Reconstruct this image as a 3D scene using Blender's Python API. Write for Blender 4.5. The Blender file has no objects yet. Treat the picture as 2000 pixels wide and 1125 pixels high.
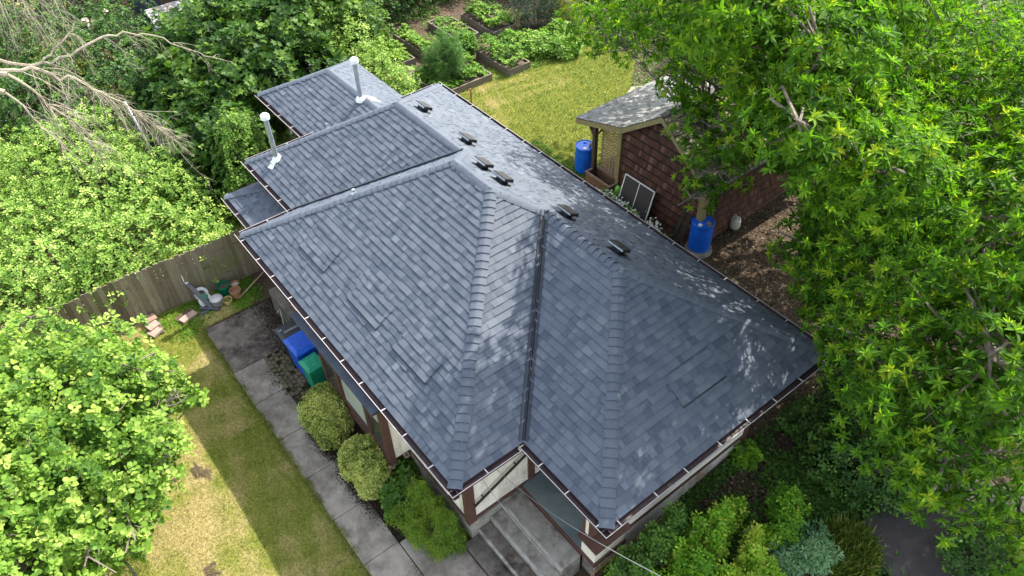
import bpy, math, random
import numpy as np
from mathutils import Matrix, Vector
random.seed(7); RNG = np.random.RandomState(7)
sc = bpy.context.scene
col = sc.collection
# ------------------------------------------------------------ camera
cam_d = bpy.data.cameras.new("camera"); cam = bpy.data.objects.new("camera", cam_d); col.objects.link(cam)
CP = (14.94018511, -3.34343508, 14.92425347)
VD = Vector((-0.5739939, 0.42976601, -0.69701663)).normalized()
RT = Vector((0.61797888, 0.78581634, -0.02438816)); RT = (RT - VD*RT.dot(VD)).normalized()
UP = RT.cross(VD)
M = Matrix(((RT.x, UP.x, -VD.x, CP[0]), (RT.y, UP.y, -VD.y, CP[1]), (RT.z, UP.z, -VD.z, CP[2]), (0, 0, 0, 1)))
cam.matrix_world = M
cam_d.sensor_width = 36; cam_d.lens = 1510.8274/2000*36; cam_d.clip_end = 500; cam_d.clip_start = .1
sc.camera = cam
# ------------------------------------------------------------ world, sun, exposure
SUN_EL, SUN_AZ = 48.0, 96.0
w = bpy.data.worlds.new("World"); sc.world = w; w.use_nodes = True
nt = w.node_tree; bg = nt.nodes['Background']; sky = nt.nodes.new('ShaderNodeTexSky')
sky.sky_type = 'NISHITA'; sky.sun_disc = False; sky.sun_elevation = math.radians(SUN_EL); sky.sun_rotation = math.radians(90-SUN_AZ)
sky.air_density = 1.0; sky.dust_density = 1.5
hs = nt.nodes.new('ShaderNodeHueSaturation'); hs.inputs['Saturation'].default_value = .5; nt.links.new(sky.outputs[0], hs.inputs['Color']); nt.links.new(hs.outputs[0], bg.inputs[0]); bg.inputs[1].default_value = .15
sl = bpy.data.lights.new("sun", 'SUN'); sl.energy = 2.7; sl.angle = math.radians(.53); sl.color = (1, .95, .86)
so = bpy.data.objects.new("sun", sl); col.objects.link(so)
az, el = math.radians(SUN_AZ), math.radians(SUN_EL)
sd = Vector((math.cos(az)*math.cos(el), math.sin(az)*math.cos(el), math.sin(el)))
so.rotation_euler = sd.to_track_quat('Z', 'Y').to_euler(); so.location = (0, 20, 30)
sc.view_settings.view_transform = 'Standard'; sc.view_settings.look = 'None'
sc.view_settings.exposure = 2.0; sc.view_settings.gamma = 1
sc.render.engine = 'CYCLES'

# ------------------------------------------------------------ materials
def mat(name):
    m = bpy.data.materials.new(name); m.use_nodes = True; t = m.node_tree
    return m, t, t.nodes['Principled BSDF']
def N(t, k, **kw):
    n = t.nodes.new(k)
    for a, b in kw.items():
        setattr(n, a, b)
    return n
def ramp(t, fac, stops):
    r = t.nodes.new('ShaderNodeValToRGB'); e = r.color_ramp.elements
    while len(e) < len(stops): e.new(.5)
    for el_, (p, c) in zip(e, stops):
        el_.position = p; el_.color = (*c, 1)
    t.links.new(fac, r.inputs[0]); return r.outputs[0]
def noise(t, scale, detail=4, rough=.6, vec=None, lac=2.0):
    n = t.nodes.new('ShaderNodeTexNoise'); n.inputs['Scale'].default_value = scale; n.inputs['Detail'].default_value = detail
    n.inputs['Roughness'].default_value = rough
    if vec is not None: t.links.new(vec, n.inputs['Vector'])
    return n.outputs['Fac']
def objco(t, scale=None):
    tc = t.nodes.new('ShaderNodeTexCoord'); o = tc.outputs['Object']
    if scale:
        mp = t.nodes.new('ShaderNodeMapping'); mp.inputs['Scale'].default_value = scale; t.links.new(o, mp.inputs[0]); o = mp.outputs[0]
    return o
def bump(t, p, h, s=.3, d=.02):
    b = t.nodes.new('ShaderNodeBump'); b.inputs['Strength'].default_value = s; b.inputs['Distance'].default_value = d
    t.links.new(h, b.inputs['Height']); t.links.new(b.outputs[0], p.inputs['Normal'])
def mixc(t, f, a, b, mode='MIX'):
    m = t.nodes.new('ShaderNodeMix'); m.data_type = 'RGBA'; m.blend_type = mode
    for v, i in ((f, 0), (a, 6), (b, 7)):
        if isinstance(v, (int, float)): m.inputs[i].default_value = v
        elif isinstance(v, tuple): m.inputs[i].default_value = (*v, 1)
        else: t.links.new(v, m.inputs[i])
    return m.outputs[2]
def mth(t, op, a, b=0.0):
    m = t.nodes.new('ShaderNodeMath'); m.operation = op
    for v, i in ((a, 0), (b, 1)):
        if isinstance(v, (int, float)): m.inputs[i].default_value = v
        else: t.links.new(v, m.inputs[i])
    return m.outputs[0]
def attr(t, name):
    a = t.nodes.new('ShaderNodeAttribute'); a.attribute_name = name; return a.outputs['Fac']
_mc = {}
def weath(name, c, var=.25, scale=6, rough=.7, metal=0, stretch=None, bmp=.2, bscale=None, grime=None):
    """painted / stained surface with cloudy wear"""
    if name in _mc: return _mc[name]
    m, t, p = mat(name); o = objco(t, stretch)
    n = noise(t, scale, 6, .65, o)
    lo = tuple(x*(1-var) for x in c); hi = tuple(min(1, x*(1+var)) for x in c)
    cc = ramp(t, n, [(.3, lo), (.7, hi)])
    if grime:
        g = noise(t, scale*.4, 8, .75, o)
        f = ramp(t, g, [(.48, (0, 0, 0)), (.62, (1, 1, 1))])
        cc = mixc(t, f, cc, grime)
    t.links.new(cc, p.inputs['Base Color']); p.inputs['Roughness'].default_value = rough; p.inputs['Metallic'].default_value = metal
    if bmp: bump(t, p, noise(t, bscale or scale*8, 4, .6, o), bmp, .01)
    _mc[name] = m; return m
def leafmat(name, stops, trans=.35, rough=.45, tcol=None, spec=.22):
    m, t, p = mat(name); a = attr(t, 'tone')
    c = ramp(t, a, stops)
    t.links.new(c, p.inputs['Base Color']); p.inputs['Roughness'].default_value = rough+.12
    p.inputs['Specular IOR Level'].default_value = spec
    tr = t.nodes.new('ShaderNodeBsdfTranslucent')
    tc = mixc(t, 1.0, c, tcol or (1.15, 1.35, .45), 'MULTIPLY'); t.links.new(tc, tr.inputs[0])
    mx = t.nodes.new('ShaderNodeMixShader'); mx.inputs[0].default_value = trans
    t.links.new(p.outputs[0], mx.inputs[1]); t.links.new(tr.outputs[0], mx.inputs[2])
    t.links.new(mx.outputs[0], t.nodes['Material Output'].inputs[0]); return m

# ------------------------------------------------------------ object helpers
def wloc(o):
    v = Vector((0, 0, 0))
    while o is not None: v = v + o.location; o = o.parent
    return np.array(v)
def raw(name, V, F, m, parent=None, tone=None, smooth=False):
    V = np.asarray(V, float)
    if parent is not None: V = V - wloc(parent)
    me = bpy.data.meshes.new(name); me.from_pydata(V.tolist(), [], F); me.materials.append(m)
    if tone is not None:
        a = me.attributes.new('tone', 'FLOAT', 'FACE'); a.data.foreach_set('value', np.asarray(tone, np.float32))
    if smooth: me.shade_smooth()
    o = bpy.data.objects.new(name, me); col.objects.link(o); o.parent = parent; return o
def rawn(name, V, k, m, parent=None, tone=None, smooth=False):
    """numpy quick build: V (n*k,3) consecutive polygons given by loop index array k = (loops, sizes)"""
    loops, sizes = k
    V = np.asarray(V, np.float32)
    if parent is not None: V = V - wloc(parent).astype(np.float32)
    me = bpy.data.meshes.new(name)
    me.vertices.add(len(V)); me.vertices.foreach_set('co', V.ravel())
    me.loops.add(len(loops)); me.loops.foreach_set('vertex_index', loops.astype(np.int32))
    st = np.concatenate([[0], np.cumsum(sizes)[:-1]]).astype(np.int32)
    me.polygons.add(len(sizes)); me.polygons.foreach_set('loop_start', st); me.polygons.foreach_set('loop_total', sizes.astype(np.int32))
    me.update(calc_edges=True); me.materials.append(m)
    if tone is not None:
        a = me.attributes.new('tone', 'FLOAT', 'POINT'); a.data.foreach_set('value', np.asarray(tone, np.float32))
    o = bpy.data.objects.new(name, me); col.objects.link(o); o.parent = parent; return o
class MB:
    def __init__(s): s.V = []; s.F = []
    def quad(s, *pts):
        b = len(s.V); s.V += [tuple(p) for p in pts]; s.F.append(tuple(range(b, b+len(pts)))); return s
    def box(s, x0, y0, z0, x1, y1, z1, top=None):
        b = len(s.V); s.V += [(x0, y0, z0), (x1, y0, z0), (x1, y1, z0), (x0, y1, z0), (x0, y0, z1), (x1, y0, z1), (x1, y1, z1), (x0, y1, z1)]
        s.F += [tuple(b+i for i in f) for f in ((0, 3, 2, 1), (4, 5, 6, 7), (0, 1, 5, 4), (1, 2, 6, 5), (2, 3, 7, 6), (3, 0, 4, 7))]; return s
    def obox(s, c, sx, sy, sz, rz=0, rx=0, ry=0):
        R = (Matrix.Rotation(rz, 3, 'Z') @ Matrix.Rotation(ry, 3, 'Y') @ Matrix.Rotation(rx, 3, 'X'))
        b = len(s.V)
        for dx, dy, dz in ((-1, -1, -1), (1, -1, -1), (1, 1, -1), (-1, 1, -1), (-1, -1, 1), (1, -1, 1), (1, 1, 1), (-1, 1, 1)):
            v = R @ Vector((dx*sx/2, dy*sy/2, dz*sz/2)); s.V.append((c[0]+v.x, c[1]+v.y, c[2]+v.z))
        s.F += [tuple(b+i for i in f) for f in ((0, 3, 2, 1), (4, 5, 6, 7), (0, 1, 5, 4), (1, 2, 6, 5), (2, 3, 7, 6), (3, 0, 4, 7))]; return s
    def bar(s, a, b, wd, th, upv=(0, 0, 1)):
        a = Vector(a); b = Vector(b); d = (b-a); L = d.length; d.normalize(); u = Vector(upv); sdv = d.cross(u)
        if sdv.length < 1e-4: sdv = d.cross(Vector((1, 0, 0)))
        sdv.normalize(); u = sdv.cross(d); k = len(s.V)
        for p in (a, b):
            for i, j in ((-1, -1), (1, -1), (1, 1), (-1, 1)): s.V.append(tuple(p+sdv*i*wd/2+u*j*th/2))
        s.F += [tuple(k+i for i in f) for f in ((0, 3, 2, 1), (4, 5, 6, 7), (0, 1, 5, 4), (1, 2, 6, 5), (2, 3, 7, 6), (3, 0, 4, 7))]; return s
    def tube(s, pts, rad, n=8, cap=True):
        pts = [Vector(p) for p in pts]; k0 = len(s.V)
        if isinstance(rad, (int, float)): rad = [rad]*len(pts)
        prev = None
        for i, p in enumerate(pts):
            d = (pts[min(i+1, len(pts)-1)]-pts[max(i-1, 0)]).normalized()
            if prev is None: a = d.orthogonal().normalized()
            else: a = (prev-d*prev.dot(d)); a = a.normalized() if a.length > 1e-5 else d.orthogonal().normalized()
            prev = a; b = d.cross(a)
            for j in range(n):
                th = 2*math.pi*j/n; s.V.append(tuple(p+(a*math.cos(th)+b*math.sin(th))*rad[i]))
        for i in range(len(pts)-1):
            for j in range(n):
                s.F.append((k0+i*n+j, k0+i*n+(j+1) % n, k0+(i+1)*n+(j+1) % n, k0+(i+1)*n+j))
        if cap:
            s.F.append(tuple(k0+j for j in range(n))[::-1]); s.F.append(tuple(k0+(len(pts)-1)*n+j for j in range(n)))
        return s
    def lathe(s, c, prof, n=24, cap=False):
        k0 = len(s.V)
        for r, z in prof:
            for j in range(n):
                th = 2*math.pi*j/n; s.V.append((c[0]+r*math.cos(th), c[1]+r*math.sin(th), c[2]+z))
        for i in range(len(prof)-1):
            for j in range(n):
                s.F.append((k0+i*n+j, k0+i*n+(j+1) % n, k0+(i+1)*n+(j+1) % n, k0+(i+1)*n+j))
        if cap:
            s.F.append(tuple(k0+j for j in range(n))[::-1]); s.F.append(tuple(k0+(len(prof)-1)*n+j for j in range(n)))
        return s
    def build(s, name, m, parent=None, smooth=False, bevel=0):
        o = raw(name, s.V, s.F, m, parent, smooth=smooth)
        if bevel:
            b = o.modifiers.new('bevel', 'BEVEL'); b.width = bevel; b.segments = 2; b.limit_method = 'ANGLE'
        if smooth and not bevel:
            try: o.data.set_sharp_from_angle(angle=math.radians(40))
            except Exception: pass
        return o
def tag(o, label=None, cat=None, group=None, kind=None):
    for k, v in (('label', label), ('category', cat), ('group', group), ('kind', kind)):
        if v: o[k] = v
    return o
def thing(name, loc, label, cat, group=None):
    o = bpy.data.objects.new(name, None); col.objects.link(o); o.location = loc; o.empty_display_size = .3
    return tag(o, label, cat, group)
def copy_tree(o, parent=None, loc=None, rz=None):
    c = o.copy(); col.objects.link(c); c.parent = parent
    if loc is not None: c.location = loc
    if rz is not None: c.rotation_euler[2] = rz
    for ch in list(o.children): copy_tree(ch, c)
    return c
def sm(a, b, x):
    t = np.clip((np.asarray(x, float)-a)/(b-a), 0, 1); return t*t*(3-2*t)
def gz(x, y):
    """ground height"""
    x = np.asarray(x, float); y = np.asarray(y, float)
    h = .3 + .6*sm(.6, 6.0, y) + 0*x
    h = h + .03*np.sin(x*.9+1)*np.sin(y*.8) - .02
    return h
def gzf(x, y): return float(gz(x, y))
exec_order = 1

# ------------------------------------------------------------ ground with mown and worn grass
def fbm(x, y, s):
    v = 0
    for k, (a, b, c, d) in enumerate(((1.3, .7, 0, 1), (-.8, 1.7, 2, .6), (2.9, 1.9, 4, .4), (-3.7, 3.1, 1, .3), (6.1, -5.3, 3, .2), (9.7, 8.9, 5, .14))):
        v = v + d*np.sin((x*a+y*b)*s+c+k)*np.cos((x*b-y*a)*s*.8+2*c)
    return v
def masks(x, y):
    front = sm(-1.35, -1.55, y+.06*fbm(x, y, 3))*sm(-2.6, -2.2, x)*1.0
    corner = sm(-1.0, -1.15, x)*sm(-2.5, -2.25, x)*sm(.4, -.3, y)
    lawnF = np.maximum(front, corner)
    bx0 = -6.2+.25*fbm(x, y, 1)
    back = sm(7.3, 7.8, y)*sm(-5.9, -5.3, x-.55*(y-12.5)*(y < 12.5)*.0)*sm(1.0, .4, x-(y-12)*-.25*0)
    lb = sm(8.0, 8.6, y-.0*x)*sm(1.3, .8, x+.85*(y-11.3)*(y > 11.3))*sm(17.5, 16, y)*sm(-6.5, -6.1, x+.25*fbm(x, y, 1)-0.33*(y-10.2)*(y > 10.2)*0+0.0)
    left = sm(-4.6, -4.9, x)*sm(2.2, .8, y)*0
    strip = sm(-2.6, -3.0, x)*sm(2.4, 1.4, y)*sm(-1.8, -1.0, y)*.7
    g = np.clip(np.maximum(np.maximum(lawnF, lb), strip), 0, 1)
    # dry straw: patches with outlines of their own
    dF = .33+.27*fbm(x, y, 1.6)+.14*fbm(x+5, y, 4)+.28*sm(-2.7, -3.3, y)*sm(7.5, 6.5, x)
    dB = sm(-1.5, -4.5, x+.7*fbm(x, y, .8))*sm(14.3, 12.6, y+.5*fbm(x, y, 1.1))*(.46+.22*fbm(x, y, 2.6)+.15*fbm(x, y, 6))-.06
    d = np.where(y > 5, dB, dF)
    bare = sm(.85-.2*(y < -2.7), 1.25-.1*(y < -2.7), fbm(x+3, y-2, 1.1)+.25*fbm(x, y, 4))*(y < 0)*.85
    return g*(1-.8*bare), np.clip(d, 0, 1)
def ground():
    nx, ny = 340, 400
    xs = np.linspace(-26, 22, nx); ys = np.linspace(-12, 34, ny)
    xs = np.concatenate([[-90, -55, -38], xs, [32, 60]]); ys = np.concatenate([[-60, -30], ys, [50, 90]])
    X, Y = np.meshgrid(xs, ys, indexing='ij'); Z = gz(X, Y)
    V = np.stack([X, Y, Z], -1).reshape(-1, 3); a, b = X.shape
    i = np.arange(a*b).reshape(a, b)
    q = np.stack([i[:-1, :-1], i[1:, :-1], i[1:, 1:], i[:-1, 1:]], -1).reshape(-1)
    m, t, p = mat('soil and grass')
    ga = attr(t, 'tone'); da = attr(t, 'dry'); o = objco(t)
    n1 = noise(t, 14, 8, .75, o); n2 = noise(t, 90, 4, .8, o); n3 = noise(t, 2.2, 4, .6, o); n4 = noise(t, 38, 6, .8, o)
    soil = ramp(t, n4, [(.3, (.018, .013, .008)), (.5, (.065, .046, .030)), (.68, (.18, .135, .09)), (.8, (.34, .27, .19))])
    soil = mixc(t, ramp(t, n3, [(.4, (0, 0, 0)), (.65, (.6, .6, .6))]), soil, (.12, .085, .055))
    n5 = noise(t, 30, 5, .75, o); n1 = mth(t, 'ADD', mth(t, 'MULTIPLY', n1, .5), mth(t, 'MULTIPLY', n5, .5))
    gr = ramp(t, n1, [(.36, (.07, .09, .014)), (.5, (.18, .195, .032)), (.62, (.31, .30, .08))])
    dr = ramp(t, n1, [(.36, (.11, .09, .035)), (.5, (.32, .255, .105)), (.64, (.54, .43, .22))])
    dsel = mth(t, 'ADD', da, mth(t, 'MULTIPLY', mth(t, 'SUBTRACT', n4, .5), 1.3))
    gg = mixc(t, ramp(t, dsel, [(.3, (0, 0, 0)), (.7, (1, 1, 1))]), gr, dr)
    gsel = mth(t, 'ADD', ga, mth(t, 'MULTIPLY', mth(t, 'SUBTRACT', n4, .5), .9))
    c = mixc(t, ramp(t, gsel, [(.42, (0, 0, 0)), (.6, (1, 1, 1))]), soil, gg)
    t.links.new(c, p.inputs['Base Color']); p.inputs['Roughness'].default_value = .95; p.inputs['Specular IOR Level'].default_value = .15
    bump(t, p, n2, .7, .03)
    ob = rawn('ground', V, (q, np.full(len(q)//4, 4)), m)
    g, d = masks(X, Y)
    at = ob.data.attributes.new('tone', 'FLOAT', 'POINT'); at.data.foreach_set('value', g.reshape(-1).astype(np.float32))
    at = ob.data.attributes.new('dry', 'FLOAT', 'POINT'); at.data.foreach_set('value', d.reshape(-1).astype(np.float32))
    tag(ob, kind='structure'); ob.data.shade_smooth()
ground()

# ------------------------------------------------------------ leaves
TPL = {
 'lance': (np.array([(0, 0, 0), (.3, .13, .035), (.65, .12, .02), (1, 0, -.12), (.65, -.12, .02), (.3, -.13, .035)]), [(0, 1, 2, 3), (0, 3, 4, 5)]),
 'oval': (np.array([(0, 0, 0), (.3, .30, .06), (.75, .28, .03), (1, 0, -.08), (.75, -.28, .03), (.3, -.30, .06)]), [(0, 1, 2, 3), (0, 3, 4, 5)]),
 'round': (np.array([(0, 0, 0), (.2, .36, .05), (.7, .42, .05), (1, 0, -.06), (.7, -.42, .05), (.2, -.36, .05)]), [(0, 1, 2, 3), (0, 3, 4, 5)]),
 'tiny': (np.array([(0, 0, 0), (.5, .26, .05), (1, 0, 0), (.5, -.26, .05)]), [(0, 1, 2), (0, 2, 3)]),
 'maple': (np.array([(0, 0, 0), (-.02, .42, 0), (.30, .30, .04), (.55, .58, -.03), (.62, .22, .03), (1, 0, -.08), (.62, -.22, .03), (.55, -.58, -.03), (.30, -.30, .04), (-.02, -.42, 0)]), [(0, 1, 2, 3, 4, 5), (0, 5, 6, 7, 8, 9)]),
 'blade': (np.array([(0, .06, 0), (.6, .04, .03), (1, 0, -.1), (.6, -.04, .03), (0, -.06, 0)]), [(0, 1, 2, 3, 4)]),
}
def unit(v): return v/(np.linalg.norm(v, axis=-1, keepdims=True)+1e-9)
def leaves(P, D, Nn, S, tone, tpl):
    """arrays of leaves -> verts, loops, sizes, tones"""
    T, F = TPL[tpl]; D = unit(D); side = unit(np.cross(Nn, D)); Nn = np.cross(D, side)
    V = P[:, None, :]+S[:, None, None]*(T[None, :, 0, None]*D[:, None, :]+T[None, :, 1, None]*side[:, None, :]+T[None, :, 2, None]*Nn[:, None, :])
    n, k = len(P), len(T); base = (np.arange(n)*k)
    lp = np.array([i for f in F for i in f]); sz = np.array([len(f) for f in F])
    return V.reshape(-1, 3), (base[:, None]+lp[None]).reshape(-1), np.tile(sz, n), np.repeat(tone, k)
class LV:
    def __init__(s): s.v = []; s.l = []; s.z = []; s.t = []; s.n = 0
    def add(s, r):
        V, l, z, t = r; s.v.append(V); s.l.append(l+s.n); s.z.append(z); s.t.append(t); s.n += len(V)
    def build(s, name, m, parent=None):
        return rawn(name, np.concatenate(s.v), (np.concatenate(s.l), np.concatenate(s.z)), m, parent, np.concatenate(s.t))
def rand_unit(n, r): return unit(r.normal(size=(n, 3)))
def lump(d, ph, amp):
    return 1+amp*(np.sin(d[:, 0]*5.1+ph)*np.cos(d[:, 1]*4.3+ph*2)+.6*np.sin(d[:, 2]*7.7+d[:, 0]*6+ph*3)+.4*np.sin(d[:, 1]*12+d[:, 2]*9+ph))
def shoots(blobs, n, r, shell=(.62, 1.04), amp=.13, gap=.0, zmin=None):
    """points through the outer part of a union of ellipsoids; blobs: (cx,cy,cz,rx,ry,rz)"""
    B = np.array(blobs, float); area = (B[:, 3]*B[:, 4]+B[:, 3]*B[:, 5]+B[:, 4]*B[:, 5])
    out = []; od = []; tot = 0; it = 0
    while tot < n and it < 20:
        it += 1; k = r.choice(len(B), size=n, p=area/area.sum()); d = rand_unit(n, r)
        f = shell[0]+(shell[1]-shell[0])*r.uniform(size=n)**.6
        ph = k*1.7
        f = f*lump(d, ph, amp)
        P = B[k, :3]+d*B[k, 3:]*f[:, None]
        keep = np.ones(n, bool)
        for j in range(len(B)):
            q = (P-B[j, :3])/B[j, 3:]; keep &= ~((np.linalg.norm(q, axis=1) < .68) & (k != j))
        if gap: # holes in the crown
            h = np.sin(P[:, 0]*2.3+P[:, 1]*1.1)*np.sin(P[:, 1]*2.7-P[:, 2]*1.9)*np.sin(P[:, 2]*2.1+P[:, 0]*1.3+1)
            keep &= h > -1+2*0-(.9-gap)
            keep &= (h > gap-.75)
        if zmin is not None: keep &= P[:, 2] > zmin
        out.append(P[keep]); od.append(unit(d/B[k, 3:])[keep]); tot += keep.sum()
    return np.concatenate(out)[:n], np.concatenate(od)[:n]
def rosettes(lv, P, D, r, per, size, tpl, tone0=.5, tspread=.35, spread=(.55, 1.35), up=.6, tip=.0, lenk=.0, jit=.0):
    """whorl of leaves at the end of each shoot, axis D"""
    ax = unit(D*.8+np.array([0, 0, up])+r.normal(size=P.shape)*.35)
    ref = unit(np.cross(ax, r.normal(size=P.shape))); ref2 = np.cross(ax, ref)
    co = .15*np.sin(P[:, 0]*2.6+P[:, 2]*3.1+1)*np.cos(P[:, 1]*2.9-P[:, 2]*1.7)+.10*np.sin(P[:, 0]*6.1-P[:, 1]*5.3)
    base = np.clip(tone0+co+r.normal(size=len(P))*tspread*.38, .03, .97)
    for i in range(per):
        th = i*2.399+r.uniform(-.35, .35, len(P)); inner = i/per
        open_ = spread[1]-(spread[1]-spread[0])*inner+r.uniform(-.2, .2, len(P))
        rad = ref*np.cos(th)[:, None]+ref2*np.sin(th)[:, None]
        d = ax*np.cos(open_)[:, None]+rad*np.sin(open_)[:, None]; d[:, 2] -= .12*(1-inner)
        pos = P-ax*(lenk*(1-inner))[..., None] if np.ndim(lenk) else P-ax*(lenk*(1-inner))+rad*jit
        nn = ax*np.sin(open_)[:, None]-rad*np.cos(open_)[:, None]+r.normal(size=P.shape)*.15
        s = size*(1-.45*inner*(tip > 0))*r.uniform(.75, 1.2, len(P))
        t = np.clip(base+tip*(inner-.45)+r.uniform(-.12, .12, len(P)), 0, 1)
        lv.add(leaves(pos, d, nn, s, t, tpl))
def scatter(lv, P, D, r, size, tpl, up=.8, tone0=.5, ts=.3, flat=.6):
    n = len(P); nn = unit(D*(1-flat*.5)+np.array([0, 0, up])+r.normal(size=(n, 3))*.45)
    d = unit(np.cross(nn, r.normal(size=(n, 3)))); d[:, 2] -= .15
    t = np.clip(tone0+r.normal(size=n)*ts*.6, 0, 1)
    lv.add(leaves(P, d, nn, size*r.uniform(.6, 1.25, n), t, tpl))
BARK = weath('bark', (.16, .13, .10), .4, 9, .9, bmp=.6, bscale=40, stretch=(1, 1, .3))
def wood(base, blobs, targets, r, r0, par, name='trunk', m=None, lean=.2, twigs=True):
    """tapered trunk, limbs to the clumps, twigs to the shoots"""
    mb = MB(); base = np.array(base, float); B = np.array(blobs, float); cen = B[:, :3].mean(0)
    fork = base+(cen-base)*np.array([.5, .5, .55])
    pts = [base-[0, 0, .15], base+(fork-base)*.35+r.normal(size=3)*lean*.3, base+(fork-base)*.7+r.normal(size=3)*lean*.3, fork]
    mb.tube(pts, [r0*1.25, r0, r0*.85, r0*.7], 10)
    for b in B:
        c = b[:3]; mid = (fork+c)/2+r.normal(size=3)*lean; mid[2] -= .1
        end = c+(c-fork)*.25
        mb.tube([fork-(0, 0, .05), fork+(mid-fork)*.5+r.normal(size=3)*.05, mid, (mid+c)/2+r.normal(size=3)*lean*.3, c, end], [r0*.55, r0*.5, r0*.42, r0*.34, r0*.24, r0*.12], 7)
        if twigs and len(targets):
            dd = np.linalg.norm((targets-c)/b[3:], axis=1); idx = np.where(dd < 1.15)[0]
            for j in r.choice(idx, size=min(len(idx), twigs if twigs is not True else 26), replace=False) if len(idx) else []:
                tg = targets[j]; st = c+(mid-c)*r.uniform(-.3, .6); mm = (st+tg)/2+r.normal(size=3)*.12
                mb.tube([st, mm, tg], [r0*.14+.008, r0*.09+.006, .004], 4, False)
    return mb.build(name, m or BARK, par, True)
G = lambda *c: c
M_CHEST = leafmat('chestnut leaf', [(0, (.030, .085, .006)), (.4, (.105, .235, .014)), (.7, (.20, .335, .018)), (1, (.40, .45, .025))], .48, .5)
M_HAZEL = leafmat('hazel leaf', [(0, (.05, .12, .015)), (.5, (.165, .29, .035)), (1, (.37, .47, .10))], .35, .5)
M_BRAM = leafmat('bramble leaf', [(0, (.05, .12, .012)), (.5, (.20, .33, .05)), (1, (.44, .54, .14))], .3, .45)
M_MAPLE = leafmat('maple leaf', [(0, (.012, .038, .006)), (.5, (.048, .115, .016)), (1, (.16, .26, .04))], .3, .45)
M_DARK = leafmat('laurel leaf', [(0, (.010, .030, .005)), (.5, (.036, .095, .013)), (1, (.11, .21, .03))], .2, .35)
M_LIME = leafmat('young leaf', [(0, (.06, .16, .012)), (.5, (.16, .34, .022)), (.85, (.32, .47, .04)), (1, (.52, .50, .09))], .4, .4)
M_VARI = leafmat('variegated leaf', [(0, (.11, .16, .03)), (.5, (.42, .46, .10)), (1, (.74, .72, .28))], .25, .5)
M_BLUE = leafmat('blue green leaf', [(0, (.06, .14, .06)), (.5, (.13, .26, .11)), (1, (.24, .38, .18))], .25, .5)
M_VEG = leafmat('vegetable leaf', [(0, (.06, .14, .02)), (.5, (.16, .30, .04)), (1, (.34, .45, .10))], .35, .5)
M_GRASS = leafmat('grass blade', [(0, (.06, .115, .012)), (.35, (.19, .225, .035)), (.7, (.37, .33, .10)), (1, (.52, .43, .20))], .3, .7)
M_FEATH = leafmat('feathery leaf', [(0, (.05, .12, .015)), (.5, (.14, .25, .028)), (1, (.32, .40, .05))], .4, .5)
M_LITTER = leafmat('dead leaf', [(0, (.02, .014, .008)), (.5, (.07, .05, .03)), (.85, (.16, .12, .075)), (1, (.34, .28, .20))], .1, .8, (1, .8, .5))
# ------------------------------------------------------------ house
S_ = 0.6408; W_ = 7.4; V3 = 1.498; V7 = 1.35; U2 = 8.658; U4 = 10.801; U7 = -2.691; EZ = 3.4
w1 = W_/2; w2 = (W_-V3)/2; w3 = (W_-V7)/2
P1 = (0, 0, EZ); P2 = (U2, 0, EZ); P3 = (U2, V3, EZ); P4 = (U4, V3, EZ); P5 = (U4, W_, EZ); P6 = (U7, W_, EZ)
R1 = (w1, w1, EZ+S_*w1); R2 = (U2-w1, w1, EZ+S_*w1); VT = (U2-w2, V3+w2, EZ+S_*w2); R4 = (U4-w2, V3+w2, EZ+S_*w2)
P7 = (U7, V7, EZ); R5 = (U7+w3, V7+w3, EZ+S_*w3); VT2 = (w3, V7+w3, EZ+S_*w3); VB = (0, V7, EZ)
def shingle_mat(name, cs):
    m, t, p = mat(name); a = attr(t, 'tone'); o = objco(t)
    c = ramp(t, a, cs); n = noise(t, 240, 3, .8, o); n2 = noise(t, 1.3, 5, .6, o)
    c = mixc(t, .55, c, ramp(t, n, [(.3, (.35, .35, .35)), (.7, (1.0, 1.0, 1.0))]), 'MULTIPLY')
    c = mixc(t, .35, c, ramp(t, n2, [(.3, (.72, .74, .78)), (.7, (1.0, .98, .95))]), 'MULTIPLY')
    n3 = noise(t, 3.5, 7, .7, objco(t, (1, 1, .4))); c = mixc(t, .5, c, ramp(t, n3, [(.35, (.82, .84, .88)), (.5, (1, 1, 1)), (.68, (1.12, 1.08, 1.02))]), 'MULTIPLY')
    t.links.new(c, p.inputs['Base Color']); p.inputs['Roughness'].default_value = .72; p.inputs['Specular IOR Level'].default_value = .5
    bump(t, p, n, .5, .01); return m
M_SH = shingle_mat('slate shingle', [(0, (.014, .020, .032)), (.12, (.058, .076, .106)), (.5, (.088, .107, .138)), (.85, (.110, .129, .158)), (1, (.140, .165, .205))])
M_SHD = shingle_mat('shed shingle', [(0, (.07, .065, .06)), (.5, (.25, .24, .22)), (1, (.42, .41, .38))])
M_DECK = weath('roof deck', (.05, .05, .055), .2, 5, .9)
EXPO = .146
def clip(poly, a, b, c):
    """keep a*u+b*v<=c"""
    out = []; n = len(poly)
    for i in range(n):
        p, q = poly[i], poly[(i+1) % n]; fp = a*p[0]+b*p[1]-c; fq = a*q[0]+b*q[1]-c
        if fp <= 1e-9: out.append(p)
        if (fp < -1e-9 and fq > 1e-9) or (fp > 1e-9 and fq < -1e-9):
            s = fp/(fp-fq); out.append((p[0]+(q[0]-p[0])*s, p[1]+(q[1]-p[1])*s))
    return out
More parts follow.
